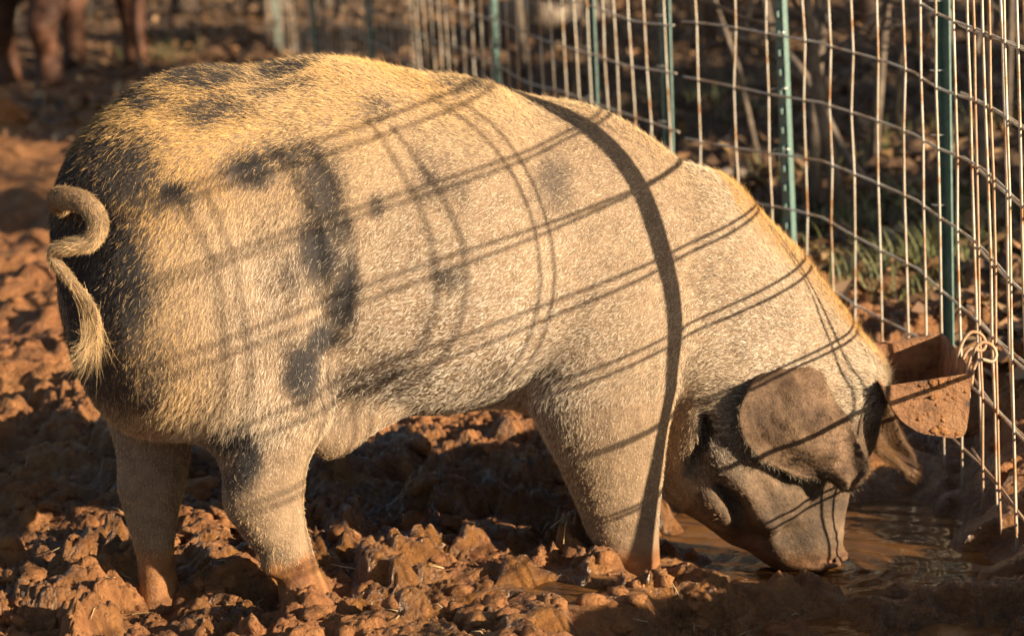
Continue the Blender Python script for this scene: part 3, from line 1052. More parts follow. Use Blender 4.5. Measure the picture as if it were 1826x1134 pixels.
    ra.data.foreach_set('value', rr)
    ta = hc.attributes.new('tint', 'FLOAT_COLOR', 'CURVE')
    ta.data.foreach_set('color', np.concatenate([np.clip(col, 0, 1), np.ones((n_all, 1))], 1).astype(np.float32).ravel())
    hc.materials.append(M['hair'])
    o = bpy.data.objects.new('fur', hc)
    COL.objects.link(o)
    o.parent = pig
    tag(o, kind='stuff')


def register_feet():
    for p in ((-0.44, -0.185, 0), (-0.70, 0.0, 0), (0.28, -0.13, 0), (0.375, 0.16, 0)):
        w = pig_world(p)
        HOOF.append((w[0], w[1], 0.075))
    rs = np.random.default_rng(3)
    for _ in range(60):
        HOOF.append((rs.uniform(-1.6, 0.6), rs.uniform(4.1, 8.0), rs.uniform(0.045, 0.07)))


# ------------------------------------------------------------------ water
def water_mat():
    m, nt, b = new_mat('muddy_water')
    f = noise_fac(nt, 3.5, 6)
    nt.links.new(ramp(nt, f, [(0.35, (0.065, 0.028, 0.009)), (0.65, (0.19, 0.084, 0.024))]), b.inputs['Base Color'])
    b.inputs['Roughness'].default_value = 0.06
    b.inputs['IOR'].default_value = 1.33
    tc = nt.nodes.new('ShaderNodeTexCoord')
    mp = nt.nodes.new('ShaderNodeMapping')
    mp.inputs['Scale'].default_value = (1.0, 2.2, 1.0)
    nt.links.new(tc.outputs['Object'], mp.inputs['Vector'])
    n1 = noise_fac(nt, 16, 4, 0.55, vec=mp.outputs[0])
    bump(nt, b, n1, 0.22, 0.010)
    M['water'] = m


def build_water():
    water_mat()
    c = WAL.mean(0)
    nx, ny = 190, 170
    gx = np.linspace(c[0] - 0.80, c[0] + 0.66, nx)
    gy = np.linspace(c[1] - 0.95, c[1] + 0.66, ny)
    X, Y = np.meshgrid(gx, gy)
    sn = pig_world(pig_px(1470, 1000, -0.13))
    r = np.hypot(X - sn[0], Y - sn[1])
    Z = WATER_Z + 0.0022 * np.sin(r * 105) * np.exp(-((r - 0.06) / 0.20) ** 2) + 0.0028 * (fbm(X * 13, Y * 22, 151, 3) - 0.5) + 0.0012 * np.sin((X * 0.5 + Y) * 70 + 4 * fbm(X * 4, Y * 4, 152, 2))
    vs = np.stack([X.ravel(), Y.ravel(), Z.ravel()], 1)
    ix = np.arange(nx * ny).reshape(ny, nx)
    fs = np.stack([ix[:-1, :-1], ix[:-1, 1:], ix[1:, 1:], ix[1:, :-1]], -1).reshape(-1, 4)
    o = mesh_obj('puddle', vs, fs, M['water'])
    tag(o, 'wide brown puddle beside the fence under the pig snout', 'puddle', kind='structure')
    for (a, b, rx, ry, lv) in SMALL:
        vs, fs = [(a, b, lv)], []
        for i in range(40):
            t = 2 * math.pi * i / 40
            vs.append((a + 1.45 * rx * math.cos(t), b + 1.45 * ry * math.sin(t), lv))
        for i in range(40):
            fs.append((0, 1 + i, 1 + (i + 1) % 40))
        o = mesh_obj('puddle', vs, fs, M['water'])
        tag(o, 'small brown puddle between the mud clods', 'puddle', 'small puddles', kind='structure')


# ------------------------------------------------------------------ clods of mud
def build_clods():
    rs = np.random.default_rng(11)
    bases = []
    for sub in (1, 2, 3):
        bm = bmesh.new()
        bmesh.ops.create_icosphere(bm, subdivisions=sub, radius=1)
        bases.append((np.array([v.co[:] for v in bm.verts]), np.array([[v.index for v in f.verts] for f in bm.faces])))
        bm.free()
    VV, FF, wetv = [], [], []
    off = 0
    N = 6500
    xs = rs.uniform(-1.9, 1.25, N)
    ys = 4.05 + (rs.random(N) ** 1.3) * 4.6
    dw = poly_dist(xs, ys, WAL)
    zs = ground_z(xs, ys, False)
    for i in range(N):
        if dw[i] < (0.04 if ys[i] > 4.75 else 0.16) and xs[i] < 1.15: continue
        if fence_side(np.array([xs[i]]), np.array([ys[i]]))[0] < -0.5: continue
        if any(math.hypot(xs[i] - a, ys[i] - b) < 1.2 * max(r, q) for a, b, r, q, l in SMALL): continue
        s = 0.004 + 0.020 * rs.random() ** 3
        if rs.random() < 0.02: s = rs.uniform(0.025, 0.042)
        base, tri = bases[0 if s < 0.009 else 1 if s < 0.024 else 2]
        sd = int(rs.integers(1, 9999))
        v = base.copy()
        nz = vnoise(v[:, 0] * 1.6 + sd, v[:, 1] * 1.6 + v[:, 2] * 2.3, sd) - 0.5
        nz2 = vnoise(v[:, 0] * 4 + sd, v[:, 1] * 4 - v[:, 2] * 4.6, sd + 1) - 0.5
        nz3 = vnoise(v[:, 0] * 9 + sd, v[:, 1] * 9 - v[:, 2] * 8.6, sd + 2) - 0.5
        v = v * (1 + 0.8 * nz + 0.55 * nz2 + 0.35 * nz3)[:, None]
        v = v * np.array([s * rs.uniform(0.8, 1.5), s * rs.uniform(0.8, 1.4), s * rs.uniform(0.55, 1.0)])
        a = rs.uniform(0, 6.28)
        R = np.array([[math.cos(a), -math.sin(a), 0], [math.sin(a), math.cos(a), 0], [0, 0, 1]])
        v = v @ R.T + np.array([xs[i], ys[i], zs[i] + 0.1 * s])
        VV.append(v)
        FF.append(tri + off)
        off += len(v)
    o = fast_mesh('mud_clods', np.concatenate(VV), np.concatenate(FF), M['clay'], smooth=True)
    tag(o, 'crumbly clods of red clay scattered over the churned mud', 'mud clods', kind='stuff')


def build_straw():
    rs = np.random.default_rng(23)
    g = Geo()
    for i in range(170):
        x, y = rs.uniform(-1.3, 1.0), 4.15 + 3.0 * rs.random() ** 1.4
        if poly_dist(np.array([x]), np.array([y]), WAL)[0] < -0.05: continue
        a, L = rs.uniform(0, 6.28), rs.uniform(0.015, 0.06)
        ex, ey = x + math.cos(a) * L, y + math.sin(a) * L
        mx, my = (x + ex) / 2 + rs.normal(0, 0.004), (y + ey) / 2
        z = ground_z(np.array([x, mx, ex]), np.array([y, my, ey]))
        zm = float(z.max())
        z0 = float(z[0]) * 0.5 + zm * 0.5 + 0.002
        z1 = float(z[2]) * 0.5 + zm * 0.5 + 0.003 + abs(rs.normal(0, 0.006))
        g.tube([(x, y, z0), (mx, my, zm + 0.004), (ex, ey, z1)], 0.0011, 4)
    o = g.build('straw', simple_mat('dry_straw', (0.30, 0.19, 0.08), (0.55, 0.40, 0.20), 9, 0.6, 0))
    tag(o, 'bits of dry straw trodden into the mud', 'straw', kind='stuff')


# ------------------------------------------------------------------ fence
def wire_mats():
    m, nt, b = new_mat('rusty_wire')
    f = noise_fac(nt, 14, 6, 0.65)
    c = ramp(nt, f, [(0.36, (0.60, 0.55, 0.47)), (0.53, (0.50, 0.41, 0.30)), (0.63, (0.40, 0.20, 0.085)), (0.78, (0.24, 0.10, 0.04))])
    nt.links.new(c, b.inputs['Base Color'])
    b.inputs['Metallic'].default_value = 0.35
    b.inputs['Roughness'].default_value = 0.42
    bump(nt, b, noise_fac(nt, 260, 4), 0.25, 0.001)
    M['wire'] = m
    m, nt, b = new_mat('muddy_wire')
    f = noise_fac(nt, 20, 6, 0.65)
    nt.links.new(ramp(nt, f, [(0.35, (0.40, 0.30, 0.20)), (0.6, (0.36, 0.19, 0.09)), (0.75, (0.25, 0.11, 0.045))]), b.inputs['Base Color'])
    b.inputs['Roughness'].default_value = 0.7
    bump(nt, b, noise_fac(nt, 120, 5), 0.6, 0.003)
    M['mudwire'] = m
    m, nt, b = new_mat('green_post_paint')
    f = noise_fac(nt, 38, 7, 0.7)
    c = ramp(nt, f, [(0.30, (0.045, 0.088, 0.072)), (0.60, (0.080, 0.155, 0.128)), (0.67, (0.20, 0.17, 0.11)), (0.74, (0.28, 0.11, 0.04))])
    nt.links.new(c, b.inputs['Base Color'])
    b.inputs['Roughness'].default_value = 0.42
    bump(nt, b, f, 0.2, 0.002)
    M['green'] = m
    m, nt, b = new_mat('clip_steel')
    b.inputs['Base Color'].default_value = (0.55, 0.53, 0.48, 1)
    b.inputs['Metallic'].default_value = 0.7
    b.inputs['Roughness'].default_value = 0.35
    M['clip'] = m


class Line:
    def __init__(self, pts):
        self.p = np.array(pts, float)
        self.s = np.concatenate([[0], np.cumsum(np.linalg.norm(np.diff(self.p, axis=0), axis=1))])

    def at(self, s):
        return np.array([np.interp(s, self.s, self.p[:, 0]), np.interp(s, self.s, self.p[:, 1])])

    def tan(self, s):
        d = self.at(s + 0.05) - self.at(s - 0.05)
        return d / np.linalg.norm(d)

    def s_of_y(self, y):
        return float(np.interp(y, self.p[:, 1], self.s))


FL = Line([(a, b) for a, b in FENCE])
WIRE_Z = [-0.02, 0.155, 0.325, 0.49, 0.66, 0.815, 0.98, 1.145, 1.30]
WIRE_STEP = 0.172


def wire_rise(y):
    return float(np.interp(y, [3.4, 4.2, 4.83, 5.86, 7.1, 18], [0.07, 0.0, -0.02, 0.0, 0.04, 0.12]))



def wire_panel(label, s0, s1, side, phase, dz, group, seed, shift=0.0):
    """welded panel along the fence line; side = offset normal to the line"""
    rs = np.random.default_rng(seed)
    base = FL.at((s0 + s1) / 2)
    root = empty('wire_panel', (base[0], base[1], float(ground_z(np.array([base[0]]), np.array([base[1]]), False)[0])))
    tag(root, label, 'wire fence', group)
    ox = np.array(root.location)
    bulge = rs.uniform(-0.012, 0.012, 40)

    def pt(s, z, off):
        a = FL.at(s)
        t = FL.tan(s)
        nrm = np.array([-t[1], t[0]])
        sag = 0.012 * math.sin(s * 3.1 + seed) + 0.008 * math.sin(s * 7.7 + 2 * seed)
        lean = 0.012 * math.sin(s * 1.3 + seed) * (z - 0.4)
        q = a + nrm * (side + off + lean + sag * 0.6)
        return np.array([q[0], q[1], z + wire_rise(q[1]) + (dz * float(np.interp(q[1], [3.8, 5.0], [1.0, 0.45])) if dz < 0 else dz)]) - ox

    def wob(s, i):
        return 0.008 * math.sin(s * 2.3 + i * 1.7 + seed) + 0.004 * math.sin(s * 6.1 + i)
    for i, z in enumerate(WIRE_Z):
        m = max(8, int((s1 - s0) / 0.06))
        path = [pt(s, z + wob(s, i), 0) for s in np.linspace(s0, s1, m)]
        g = Geo().tube(path, 0.0032, 6)
        g.build('horizontal_wire', M['mudwire'] if i == 0 else M['wire'], root)
    near = [y + shift for y in (2.3, 2.62, 2.96, 3.13, 3.30, 3.47, 3.64, 3.82, 3.98, 4.16, 4.395, 4.765)]
    stops = [FL.s_of_y(y) for y in near if s0 < FL.s_of_y(y) < s1]
    q = max(s0 + phase, FL.s_of_y(4.90 + (0.065 if shift else 0)))
    while q < s1:
        stops.append(q)
        q += WIRE_STEP
    for s in stops:
        jx = rs.uniform(-0.012, 0.012) * (0 if FL.at(s)[1] < 4.6 else 1)
        kink = rs.uniform(-0.010, 0.010, len(WIRE_Z) + 1) * (0.3 if FL.at(s)[1] < 4.6 else 1)
        tilt = rs.uniform(-0.012, 0.012) * (0.25 if FL.at(s)[1] < 4.6 else 1)
        path = []
        g0 = FL.at(s)
        zg = float(ground_z(np.array([g0[0]]), np.array([g0[1]]), False)[0]) - 0.05
        zl = [min(zg, WIRE_Z[0] - 0.04) - wire_rise(g0[1])] + WIRE_Z
        for i, z in enumerate(zl):
            ss = s + jx + tilt * (z - 0.5) + kink[i]
            path.append(pt(ss, z + (wob(ss, i - 1) if i else 0) + (0.01 if i == len(zl) - 1 else 0), 0.0066))
        Geo().tube(path, 0.0032, 6).build('vertical_wire', M['mudwire'] if FL.at(s)[1] < 5.6 and rs.random() < 0.35 else M['wire'], root)
    return root


def t_post(s, side, label, height=1.55, rot=0.0, lean=(0, 0), group='green steel fence posts', wide=1.0):
    a = FL.at(s)
    t = FL.tan(s)
    nrm = np.array([-t[1], t[0]])
    p = a + nrm * side
    zg = float(ground_z(np.array([p[0]]), np.array([p[1]]), False)[0]) - 0.12
    ang = math.atan2(t[1], t[0]) + rot
    # T section: flange along local x, web along local y
    w, tk, wb = 0.0175 * wide, 0.0035, 0.030 * wide
    prof = [(-w, 0), (w, 0), (w, tk), (tk / 2 + 0.001, tk), (tk / 2 + 0.001, wb), (-tk / 2 - 0.001, wb), (-tk / 2 - 0.001, tk), (-w, tk)]
    g = Geo()
    n = len(prof)
    H = height
    vs = [(x, y, z) for z in (0, H) for x, y in prof]
    fs = [(i, (i + 1) % n, n + (i + 1) % n, n + i) for i in range(n)] + [tuple(range(n))[::-1], tuple(range(n, 2 * n))]
    g.add((vs, fs))
    root = mesh_obj('fence_post', g.v, g.f, M['green'], smooth=False)
    root.location = (p[0], p[1], zg)
    root.rotation_euler = (lean[0], lean[1], ang)
    z = 0.2
    st = None
    while z < H - 0.03:      # studs down the flange
        if st is None:
            b = Geo()
            q = [(-0.006, -0.010, -0.010), (0.006, -0.010, -0.010), (0.008, 0.001, -0.014), (-0.008, 0.001, -0.014), (-0.006, -0.010, 0.004), (0.006, -0.010, 0.004), (0.008, 0.001, 0.012), (-0.008, 0.001, 0.012)]
            b.add((q, [(0, 1, 5, 4), (1, 2, 6, 5), (2, 3, 7, 6), (3, 0, 4, 7), (4, 5, 6, 7), (3, 2, 1, 0)]))
            st = b.build('stud', M['green'], root, smooth=False)
            st.location = (0, 0, z)
        else:
            c = st.copy()
            COL.objects.link(c)
            c.parent = root
            c.location = (0, 0, z)
        z += 0.054
    for zz in (WIRE_Z[3], WIRE_Z[4], WIRE_Z[5], WIRE_Z[6]):     # wire clips
        c = Geo().tube([(-0.022, -0.020, 0), (-0.024, -0.002, 0.001), (-0.018, 0.007, 0.002), (0.0, 0.010, 0.002), (0.02, 0.008, 0.003), (0.024, -0.004, 0.003), (0.020, -0.018, 0.003)], 0.0022, 5)
        o = c.build('wire_clip', M['clip'], root)
        o.location = (0, 0, zz + wire_rise(p[1]) - zg + 0.004)
    tag(root, label, 'fence post', group)
    return root


def build_fence():
    wire_mats()
    sy = FL.s_of_y
    grp = 'welded wire fence panels'
    wire_panel('rusty welded wire panel running past the bucket, its wires doubled beside the puddle', sy(1.0), sy(7.12), 0.0, 0.05, 0.0, grp, 3)
    wire_panel('second wire panel overlapping the first beside the bucket', sy(0.8), sy(5.47), -0.016, 0.085, -0.018, grp, 8, 0.020)
    wire_panel('wire panel behind the pig back between the paired green posts', sy(7.16), sy(9.9), 0.0, 0.06, 0.0, grp, 5)
    wire_panel('blurred wire panel far behind the pig rump', sy(9.95), sy(18.0), 0.0, 0.07, 0.0, grp, 6)
    wire_panel('distant wire panel behind the brown cow', FL.s[-3] + 0.1, FL.s[-1] - 1.5, 0.0, 0.1, 0.02, grp, 9)
    # posts, from the corner by the bucket to the far end
    def sx(px, y):
        return sy(y)
    t_post(sy(5.78), -0.035, 'dark green steel T post with pale clips standing right behind the bucket', rot=2.13, lean=(0.0, -0.01))
    t_post(sy(6.72), -0.035, 'green steel T post with a studded dark edge, behind the pig neck', rot=-3.05, lean=(0.0, -0.012))
    t_post(sy(7.42), -0.035, 'pale sunlit green steel post with rust spots and wire clips, behind the pig shoulder', rot=1.9, lean=(0, -0.02))
    t_post(sy(8.20), -0.035, 'green steel post behind the pig shoulder blade hump', rot=1.9, lean=(0, -0.01))
    t_post(sy(9.75), -0.035, 'green steel post with a dark shaded edge, behind the middle of the pig back', rot=-3.0)
    t_post(sy(13.0), -0.035, 'blurred pale green post behind the pig rump', rot=0.6)
    t_post(sy(15.4), -0.035, 'blurred grey post behind the pig rump', rot=0.6)
    t_post(sy(17.4), -0.035, 'far blurred grey post beside a clump of pale saplings', rot=0.6)
    t_post(sy(4.40), -0.045, 'steel post near the added clay bank, casting the broad shadow on the pig', rot=0.5, wide=1.35)


# ------------------------------------------------------------------ bucket
def build_bucket():
    m, nt, b = new_mat('mud_caked_plastic')
    f = noise_fac(nt, 16, 8, 0.7)
    c = ramp(nt, f, [(0.36, (0.05, 0.055, 0.065)), (0.40, (0.17, 0.08, 0.035)), (0.52, (0.34, 0.155, 0.062)), (0.7, (0.42, 0.22, 0.10))])
    nt.links.new(c, b.inputs['Base Color'])
    b.inputs['Roughness'].default_value = 0.75
    bump(nt, b, noise_fac(nt, 26, 9, 0.72), 1.0, 0.022)
    M['bucket'] = m
    # end profile in (x across, z), flat back against the fence on the right
    X0 = 0.985
    p = lambda px, py, y: on_depth(px, py, y)
    Y0, Y1 = 4.93, 5.26
    prof = [p(1570, 688, Y0), p(1584, 722, Y0), p(1606, 753, Y0), p(1640, 775, Y0), p(1700, 784, Y0), p(1724, 780, Y0), p(1731, 735, Y0), p(1734, 663, Y0)]
    A = np.array([[q[0], q[2]] for q in prof])
    # densify and round
    n = 40
    t = np.linspace(0, 1, n)
    seg = np.concatenate([[0], np.cumsum(np.linalg.norm(np.diff(A, axis=0), axis=1))])
    seg /= seg[-1]
    P = np.stack([np.interp(t, seg, A[:, 0]), np.interp(t, seg, A[:, 1])], 1)
    for _ in range(2):
        P[1:-1] = (P[:-2] + 2 * P[1:-1] + P[2:]) / 4
    cen = P.mean(0)
    zr = A[-1, 1]
    rim = np.linspace(P[-1], P[0], 16)[1:-1]
    outline = np.concatenate([P, rim])       # closed loop with the rim line on top
    nP = len(P)
    ys = np.linspace(Y0, Y1, 9)
    V, F = [], []

    def ring(y, inset):
        base = []
        for k, q in enumerate(P):
            d = cen - q
            d = d / (np.linalg.norm(d) + 1e-9)
            base.append((q[0] + d[0] * inset, y, q[1] + d[1] * inset))
        return base
    th = 0.010
    tilt = lambda y: 0.018 * (y - Y0) / (Y1 - Y0)
    # outer shell, inner shell
    outer = [ring(y, 0.0 if 0 < i < 8 else 0.003) for i, y in enumerate(ys)]
    inner = [ring(y, th) for y in np.linspace(Y0 + th, Y1 - th, 9)]
    idx = lambda s, i, k: s * 9 * nP + i * nP + k
    for grp in (outer, inner):
        for r in grp:
            V += [(a, y, z + tilt(y)) for a, y, z in r]
    for i in range(8):
        for k in range(nP - 1):
            F.append((idx(0, i, k), idx(0, i, k + 1), idx(0, i + 1, k + 1), idx(0, i + 1, k)))
            F.append((idx(1, i, k), idx(1, i + 1, k), idx(1, i + 1, k + 1), idx(1, i, k + 1)))
        for k in (0, nP - 1):      # rim
            F.append((idx(0, i, k), idx(0, i + 1, k), idx(1, i + 1, k), idx(1, i, k)))

    def end(s, i):
        # end wall: strips between the profile and the rim
        loop = [idx(s, i, k) for k in range(nP)]
        a, b_ = V[loop[0]], V[loop[-1]]
        res = []
        for k in range(nP // 2 - 1):
            res.append((loop[k], loop[k + 1], loop[nP - 2 - k], loop[nP - 1 - k]))
        return res
    F += end(0, 0)
    F += [q[::-1] for q in end(0, 8)]
    F += [q[::-1] for q in end(1, 0)]
    F += end(1, 8)
    for i in (0, 8):      # rims of the end walls
        F.append((idx(0, i, 0), idx(1, i, 0), idx(1, i, nP - 1), idx(0, i, nP - 1)))
    cx, cy, cz = np.mean(np.array(V), 0)
    root = empty('feed_bucket', (cx, cy, float(A[:, 1].min())))
    V = [(a - cx, b_ - cy, c_ - A[:, 1].min()) for a, b_, c_ in V]
    shell = mesh_obj('shell', V, F, M['bucket'], root)
    shell.data.set_sharp_from_angle(angle=math.radians(38))
    tag(root, 'mud-caked hanging feed bucket hooked on the wire panel beside the puddle', 'bucket')
    cr_v, cr_f, off = [], [], 0
    bm = bmesh.new()
    bmesh.ops.create_icosphere(bm, subdivisions=2, radius=1)
    bv = np.array([v.co[:] for v in bm.verts])
    bf = np.array([[v.index for v in f.verts] for f in bm.faces])
    bm.free()
    rs = np.random.default_rng(17)
    for k in range(34):
        a, b_ = rs.random() ** 1.6, 0.25 + 0.7 * rs.random()
        i0 = int(a * (nP // 2 - 3)) + 1
        p0 = np.array(V[idx(0, 0, i0)])
        p1 = np.array(V[idx(0, 0, nP - 1 - i0)])
        c_ = p0 * (1 - b_) + p1 * b_
        s_ = rs.uniform(0.002, 0.005) if k > 5 else rs.uniform(0.006, 0.010)
        nz = 1 + 0.9 * (vnoise(bv[:, 0] * 2 + k, bv[:, 2] * 2 + bv[:, 1], k) - 0.5) + 0.5 * (vnoise(bv[:, 0] * 5 + k, bv[:, 2] * 5, k + 3) - 0.5)
        v = bv * nz[:, None] * np.array([s_ * rs.uniform(0.8, 1.9), s_ * 0.4, s_ * rs.uniform(0.7, 1.3)]) + c_
        cr_v.append(v)
        cr_f.append(bf + off)
        off += len(v)
    fast_mesh('mud_crust', np.concatenate(cr_v), np.concatenate(cr_f), M['clay'], root)
    hook = Geo()
    for yy, dx in ((Y0 + 0.02, 0.0), (Y0 + 0.13, 0.0)):
        xr, zt = A[-1, 0], zr + 0.0
        pts = [(xr - 0.004, yy, zt - 0.06), (xr - 0.006, yy, zt - 0.005), (xr + 0.002, yy, zt + 0.03), (xr + 0.022, yy + 0.004, zt + 0.055), (xr + 0.045, yy + 0.006, zt + 0.05), (xr + 0.055, yy + 0.003, zt + 0.03), (xr + 0.045, yy - 0.004, zt + 0.016), (xr + 0.02, yy - 0.006, zt + 0.022), (xr + 0.006, yy - 0.006, zt + 0.005), (xr + 0.0, yy - 0.006, zt - 0.03)]
        pts = spline(pts, 36)
        Geo().tube([(a - cx, b_ - cy, c_ - A[:, 1].min()) for a, b_, c_ in pts], 0.0040, 7).build('hook', M['mudwire'], root)
    return root


# ------------------------------------------------------------------ wood beyond the fence
def bark_mats():
    M['bark'] = simple_mat('grey_bark', (0.07, 0.050, 0.036), (0.19, 0.145, 0.105), 14, 0.9, 0.6, 0.01)
    M['bark2'] = simple_mat('brown_bark', (0.05, 0.032, 0.022), (0.14, 0.09, 0.06), 10, 0.9, 0.6, 0.02)
    m, nt, b = new_mat('dry_leaf')
    nt.links.new(attr(nt, 'tint', 'Color'), b.inputs['Base Color'])
    b.inputs['Roughness'].default_value = 0.7
    M['leaf'] = m
    M['needle'] = simple_mat('evergreen_leaf', (0.022, 0.045, 0.014), (0.06, 0.09, 0.03), 5, 0.7, 0)
    M['grass'] = simple_mat('grass_blade', (0.09, 0.11, 0.03), (0.24, 0.22, 0.09), 6, 0.6, 0)


def bare_tree(x, y, h, r, seed, label, mat, name='bare_sapling', cat='sapling', group='bare saplings beyond the fence', lean=(0, 0), nb=9):
    rs = random.Random(seed)
    zg = float(ground_z(np.array([x]), np.array([y]), False)[0]) - 0.06
    root = empty(name, (x, y, zg))
    tag(root, label, cat, group)
    path, rad = [], []
    px, py = 0, 0
    n = 9
    for i in range(n):
        t = i / (n - 1)
        path.append((px + lean[0] * t * h, py + lean[1] * t * h, h * t))
        rad.append(r * (1.25 if i == 0 else 1) * (1 - 0.75 * t) + 0.003)
        px += rs.uniform(-1, 1) * 0.035 * h / n * 3
        py += rs.uniform(-1, 1) * 0.035 * h / n * 3
    Geo().tube(path, rad, 8).build('trunk', mat, root)
    g = Geo()

    def branch(p, d, L, rr, depth):
        pts, rads = [p], [rr]
        q, dd = Vector(p), Vector(d).normalized()
        for i in range(5):
            dd = (dd + Vector((rs.uniform(-.35, .35), rs.uniform(-.35, .35), rs.uniform(-.15, .3)))).normalized()
            q = q + dd * L / 5
            pts.append(tuple(q))
            rads.append(rr * (1 - 0.8 * (i + 1) / 5) + 0.0015)
            if depth and rs.random() < 0.6:
                branch(tuple(q), dd + Vector((rs.uniform(-1, 1), rs.uniform(-1, 1), rs.uniform(-.4, .6))), L * 0.55, rads[-1] * 0.75, depth - 1)
        g.tube(pts, rads, 5)
    for k in range(nb):
        t = rs.uniform(0.12, 0.95)
        i = min(int(t * (n - 1)), n - 2)
        u = t * (n - 1) - i
        p = [path[i][q] * (1 - u) + path[i + 1][q] * u for q in range(3)]
        a = rs.uniform(0, 6.28)
        branch(tuple(p), (math.cos(a), math.sin(a), rs.uniform(0.1, 0.9)), h * rs.uniform(0.18, 0.38), r * 0.45 * (1 - 0.5 * t), 2)
    g.build('crown', mat, root)
    return root


def leafy_tree(x, y, h, cr_, seed, label, trunk_r=0.12, z0=0.25, group='evergreens that shade the wood', leaf=1.0):
    rs = np.random.default_rng(seed)
    zg = float(ground_z(np.array([x]), np.array([y]), False)[0]) - 0.1
    root = empty('evergreen_tree', (x, y, zg))
    tag(root, label, 'tree', group)
    Geo().tube([(0, 0, 0), (0.03, 0.02, h * 0.4), (0.0, 0.05, h * 0.95)], [trunk_r * 1.2, trunk_r * 0.8, 0.02], 9).build('trunk', M['bark2'], root)
    N = 5200
    nc = 60
    cz = rs.uniform(z0, 0.98, nc)
    ca = rs.uniform(0, 6.28, nc)
    cr0 = cr_ * (1.05 - cz) * rs.uniform(0.25, 1.0, nc)
    C = np.stack([cr0 * np.cos(ca), cr0 * np.sin(ca), cz * h], 1)
    pick = rs.integers(0, nc, N)
    P = C[pick] + rs.normal(0, 1, (N, 3)) * np.array([0.28, 0.28, 0.14]) * cr_ * 0.55
    u = rs.normal(0, 1, (N, 3))
    u /= np.linalg.norm(u, axis=1, keepdims=True)
    w = np.cross(u, rs.normal(0, 1, (N, 3)))
    w /= np.linalg.norm(w, axis=1, keepdims=True)
    s = rs.uniform(0.06, 0.15, (N, 1)) * leaf
    Q = np.stack([P - u * s, P + w * s * 0.45, P + u * s, P - w * s * 0.45], 1).reshape(-1, 3)
    fast_mesh('crown', Q, np.arange(N * 4).reshape(-1, 4), M['needle'], root, smooth=False)
    return root


def build_litter():
    rs = np.random.default_rng(21)
    N = 26000
    y = 5.2 + 22 * rs.random(N) ** 1.5
    x = rs.uniform(-0.5, 0.5, N) * (2.5 + 0.75 * y) + 0.06 * y
    fs = fence_side(x, y)
    keep = (fs < -0.25) | (y > 12.5)
    x, y = x[keep], y[keep]
    N = len(x)
    z = ground_z(x, y, False) + rs.uniform(0.0, 0.035, N)
    a = rs.uniform(0, 6.28, N)
    tl = rs.normal(0, 0.45, (N, 2))
    s = rs.uniform(0.025, 0.06, (N, 1))
    u = np.stack([np.cos(a), np.sin(a), tl[:, 0]], 1)
    w = np.stack([-np.sin(a), np.cos(a), tl[:, 1]], 1)
    P = np.stack([x, y, z], 1)
    up_ = np.array([0, 0, 1.0])
    mid = P + up_ * 0.012
    Q = np.stack([P - u * s, P + w * s * 0.55 + up_ * s * 0.35, P + u * s + up_ * s * 0.2, P - w * s * 0.55 + up_ * s * 0.35], 1)
    Q = Q.reshape(-1, 3)
    o = fast_mesh('leaf_litter', Q, np.arange(N * 4).reshape(-1, 4), M['leaf'], smooth=False)
    cols = np.array([(0.30, 0.15, 0.06), (0.20, 0.10, 0.045), (0.40, 0.24, 0.11), (0.13, 0.07, 0.035), (0.34, 0.20, 0.10)])
    c = cols[rs.integers(0, 5, N)] * rs.uniform(0.35, 1.0, (N, 1))
    c = np.concatenate([np.repeat(c, 4, 0), np.ones((N * 4, 1))], 1)
    at = o.data.attributes.new('tint', 'FLOAT_COLOR', 'POINT')
    at.data.foreach_set('color', c.astype(np.float32).ravel())
    tag(o, 'fallen brown leaves covering the ground beyond the fence', 'leaf litter', kind='stuff')


def grass_tuft(cx, cy, n, rad, hgt, seed, label):
    rs = np.random.default_rng(seed)
    V, F = [], []
    for i in range(n):
        a = rs.uniform(0, 6.28)
        r = rad * math.sqrt(rs.random())
        x, y = cx + r * math.cos(a), cy + r * math.sin(a)
        z = float(ground_z(np.array([x]), np.array([y]), False)[0]) - 0.01
        b = rs.uniform(0, 6.28)
        h = hgt * rs.uniform(0.5, 1.1)
        w = 0.0016 + 0.0014 * rs.random()
        l = rs.uniform(0.2, 0.8) * h
        o = len(V)
        wx, wy = -math.sin(b) * w, math.cos(b) * w
        for t in (0, 0.4, 0.75):
            X, Y, Z = x + math.cos(b) * l * t * t, y + math.sin(b) * l * t * t, z + h * (t - 0.25 * t * t)
            k = 1 - 0.5 * t
            V += [(X - wx * k, Y - wy * k, Z), (X + wx * k, Y + wy * k, Z)]
        V.append((x + math.cos(b) * l, y + math.sin(b) * l, z + h * 0.75))
        F += [(o, o + 1, o + 3, o + 2), (o + 2, o + 3, o + 5, o + 4), (o + 4, o + 5, o + 6)]
    o = mesh_obj('grass_tuft', V, F, M['grass'])
    tag(o, label, 'grass', 'grass tufts beyond the fence')
    o['kind'] = 'stuff'
    return o


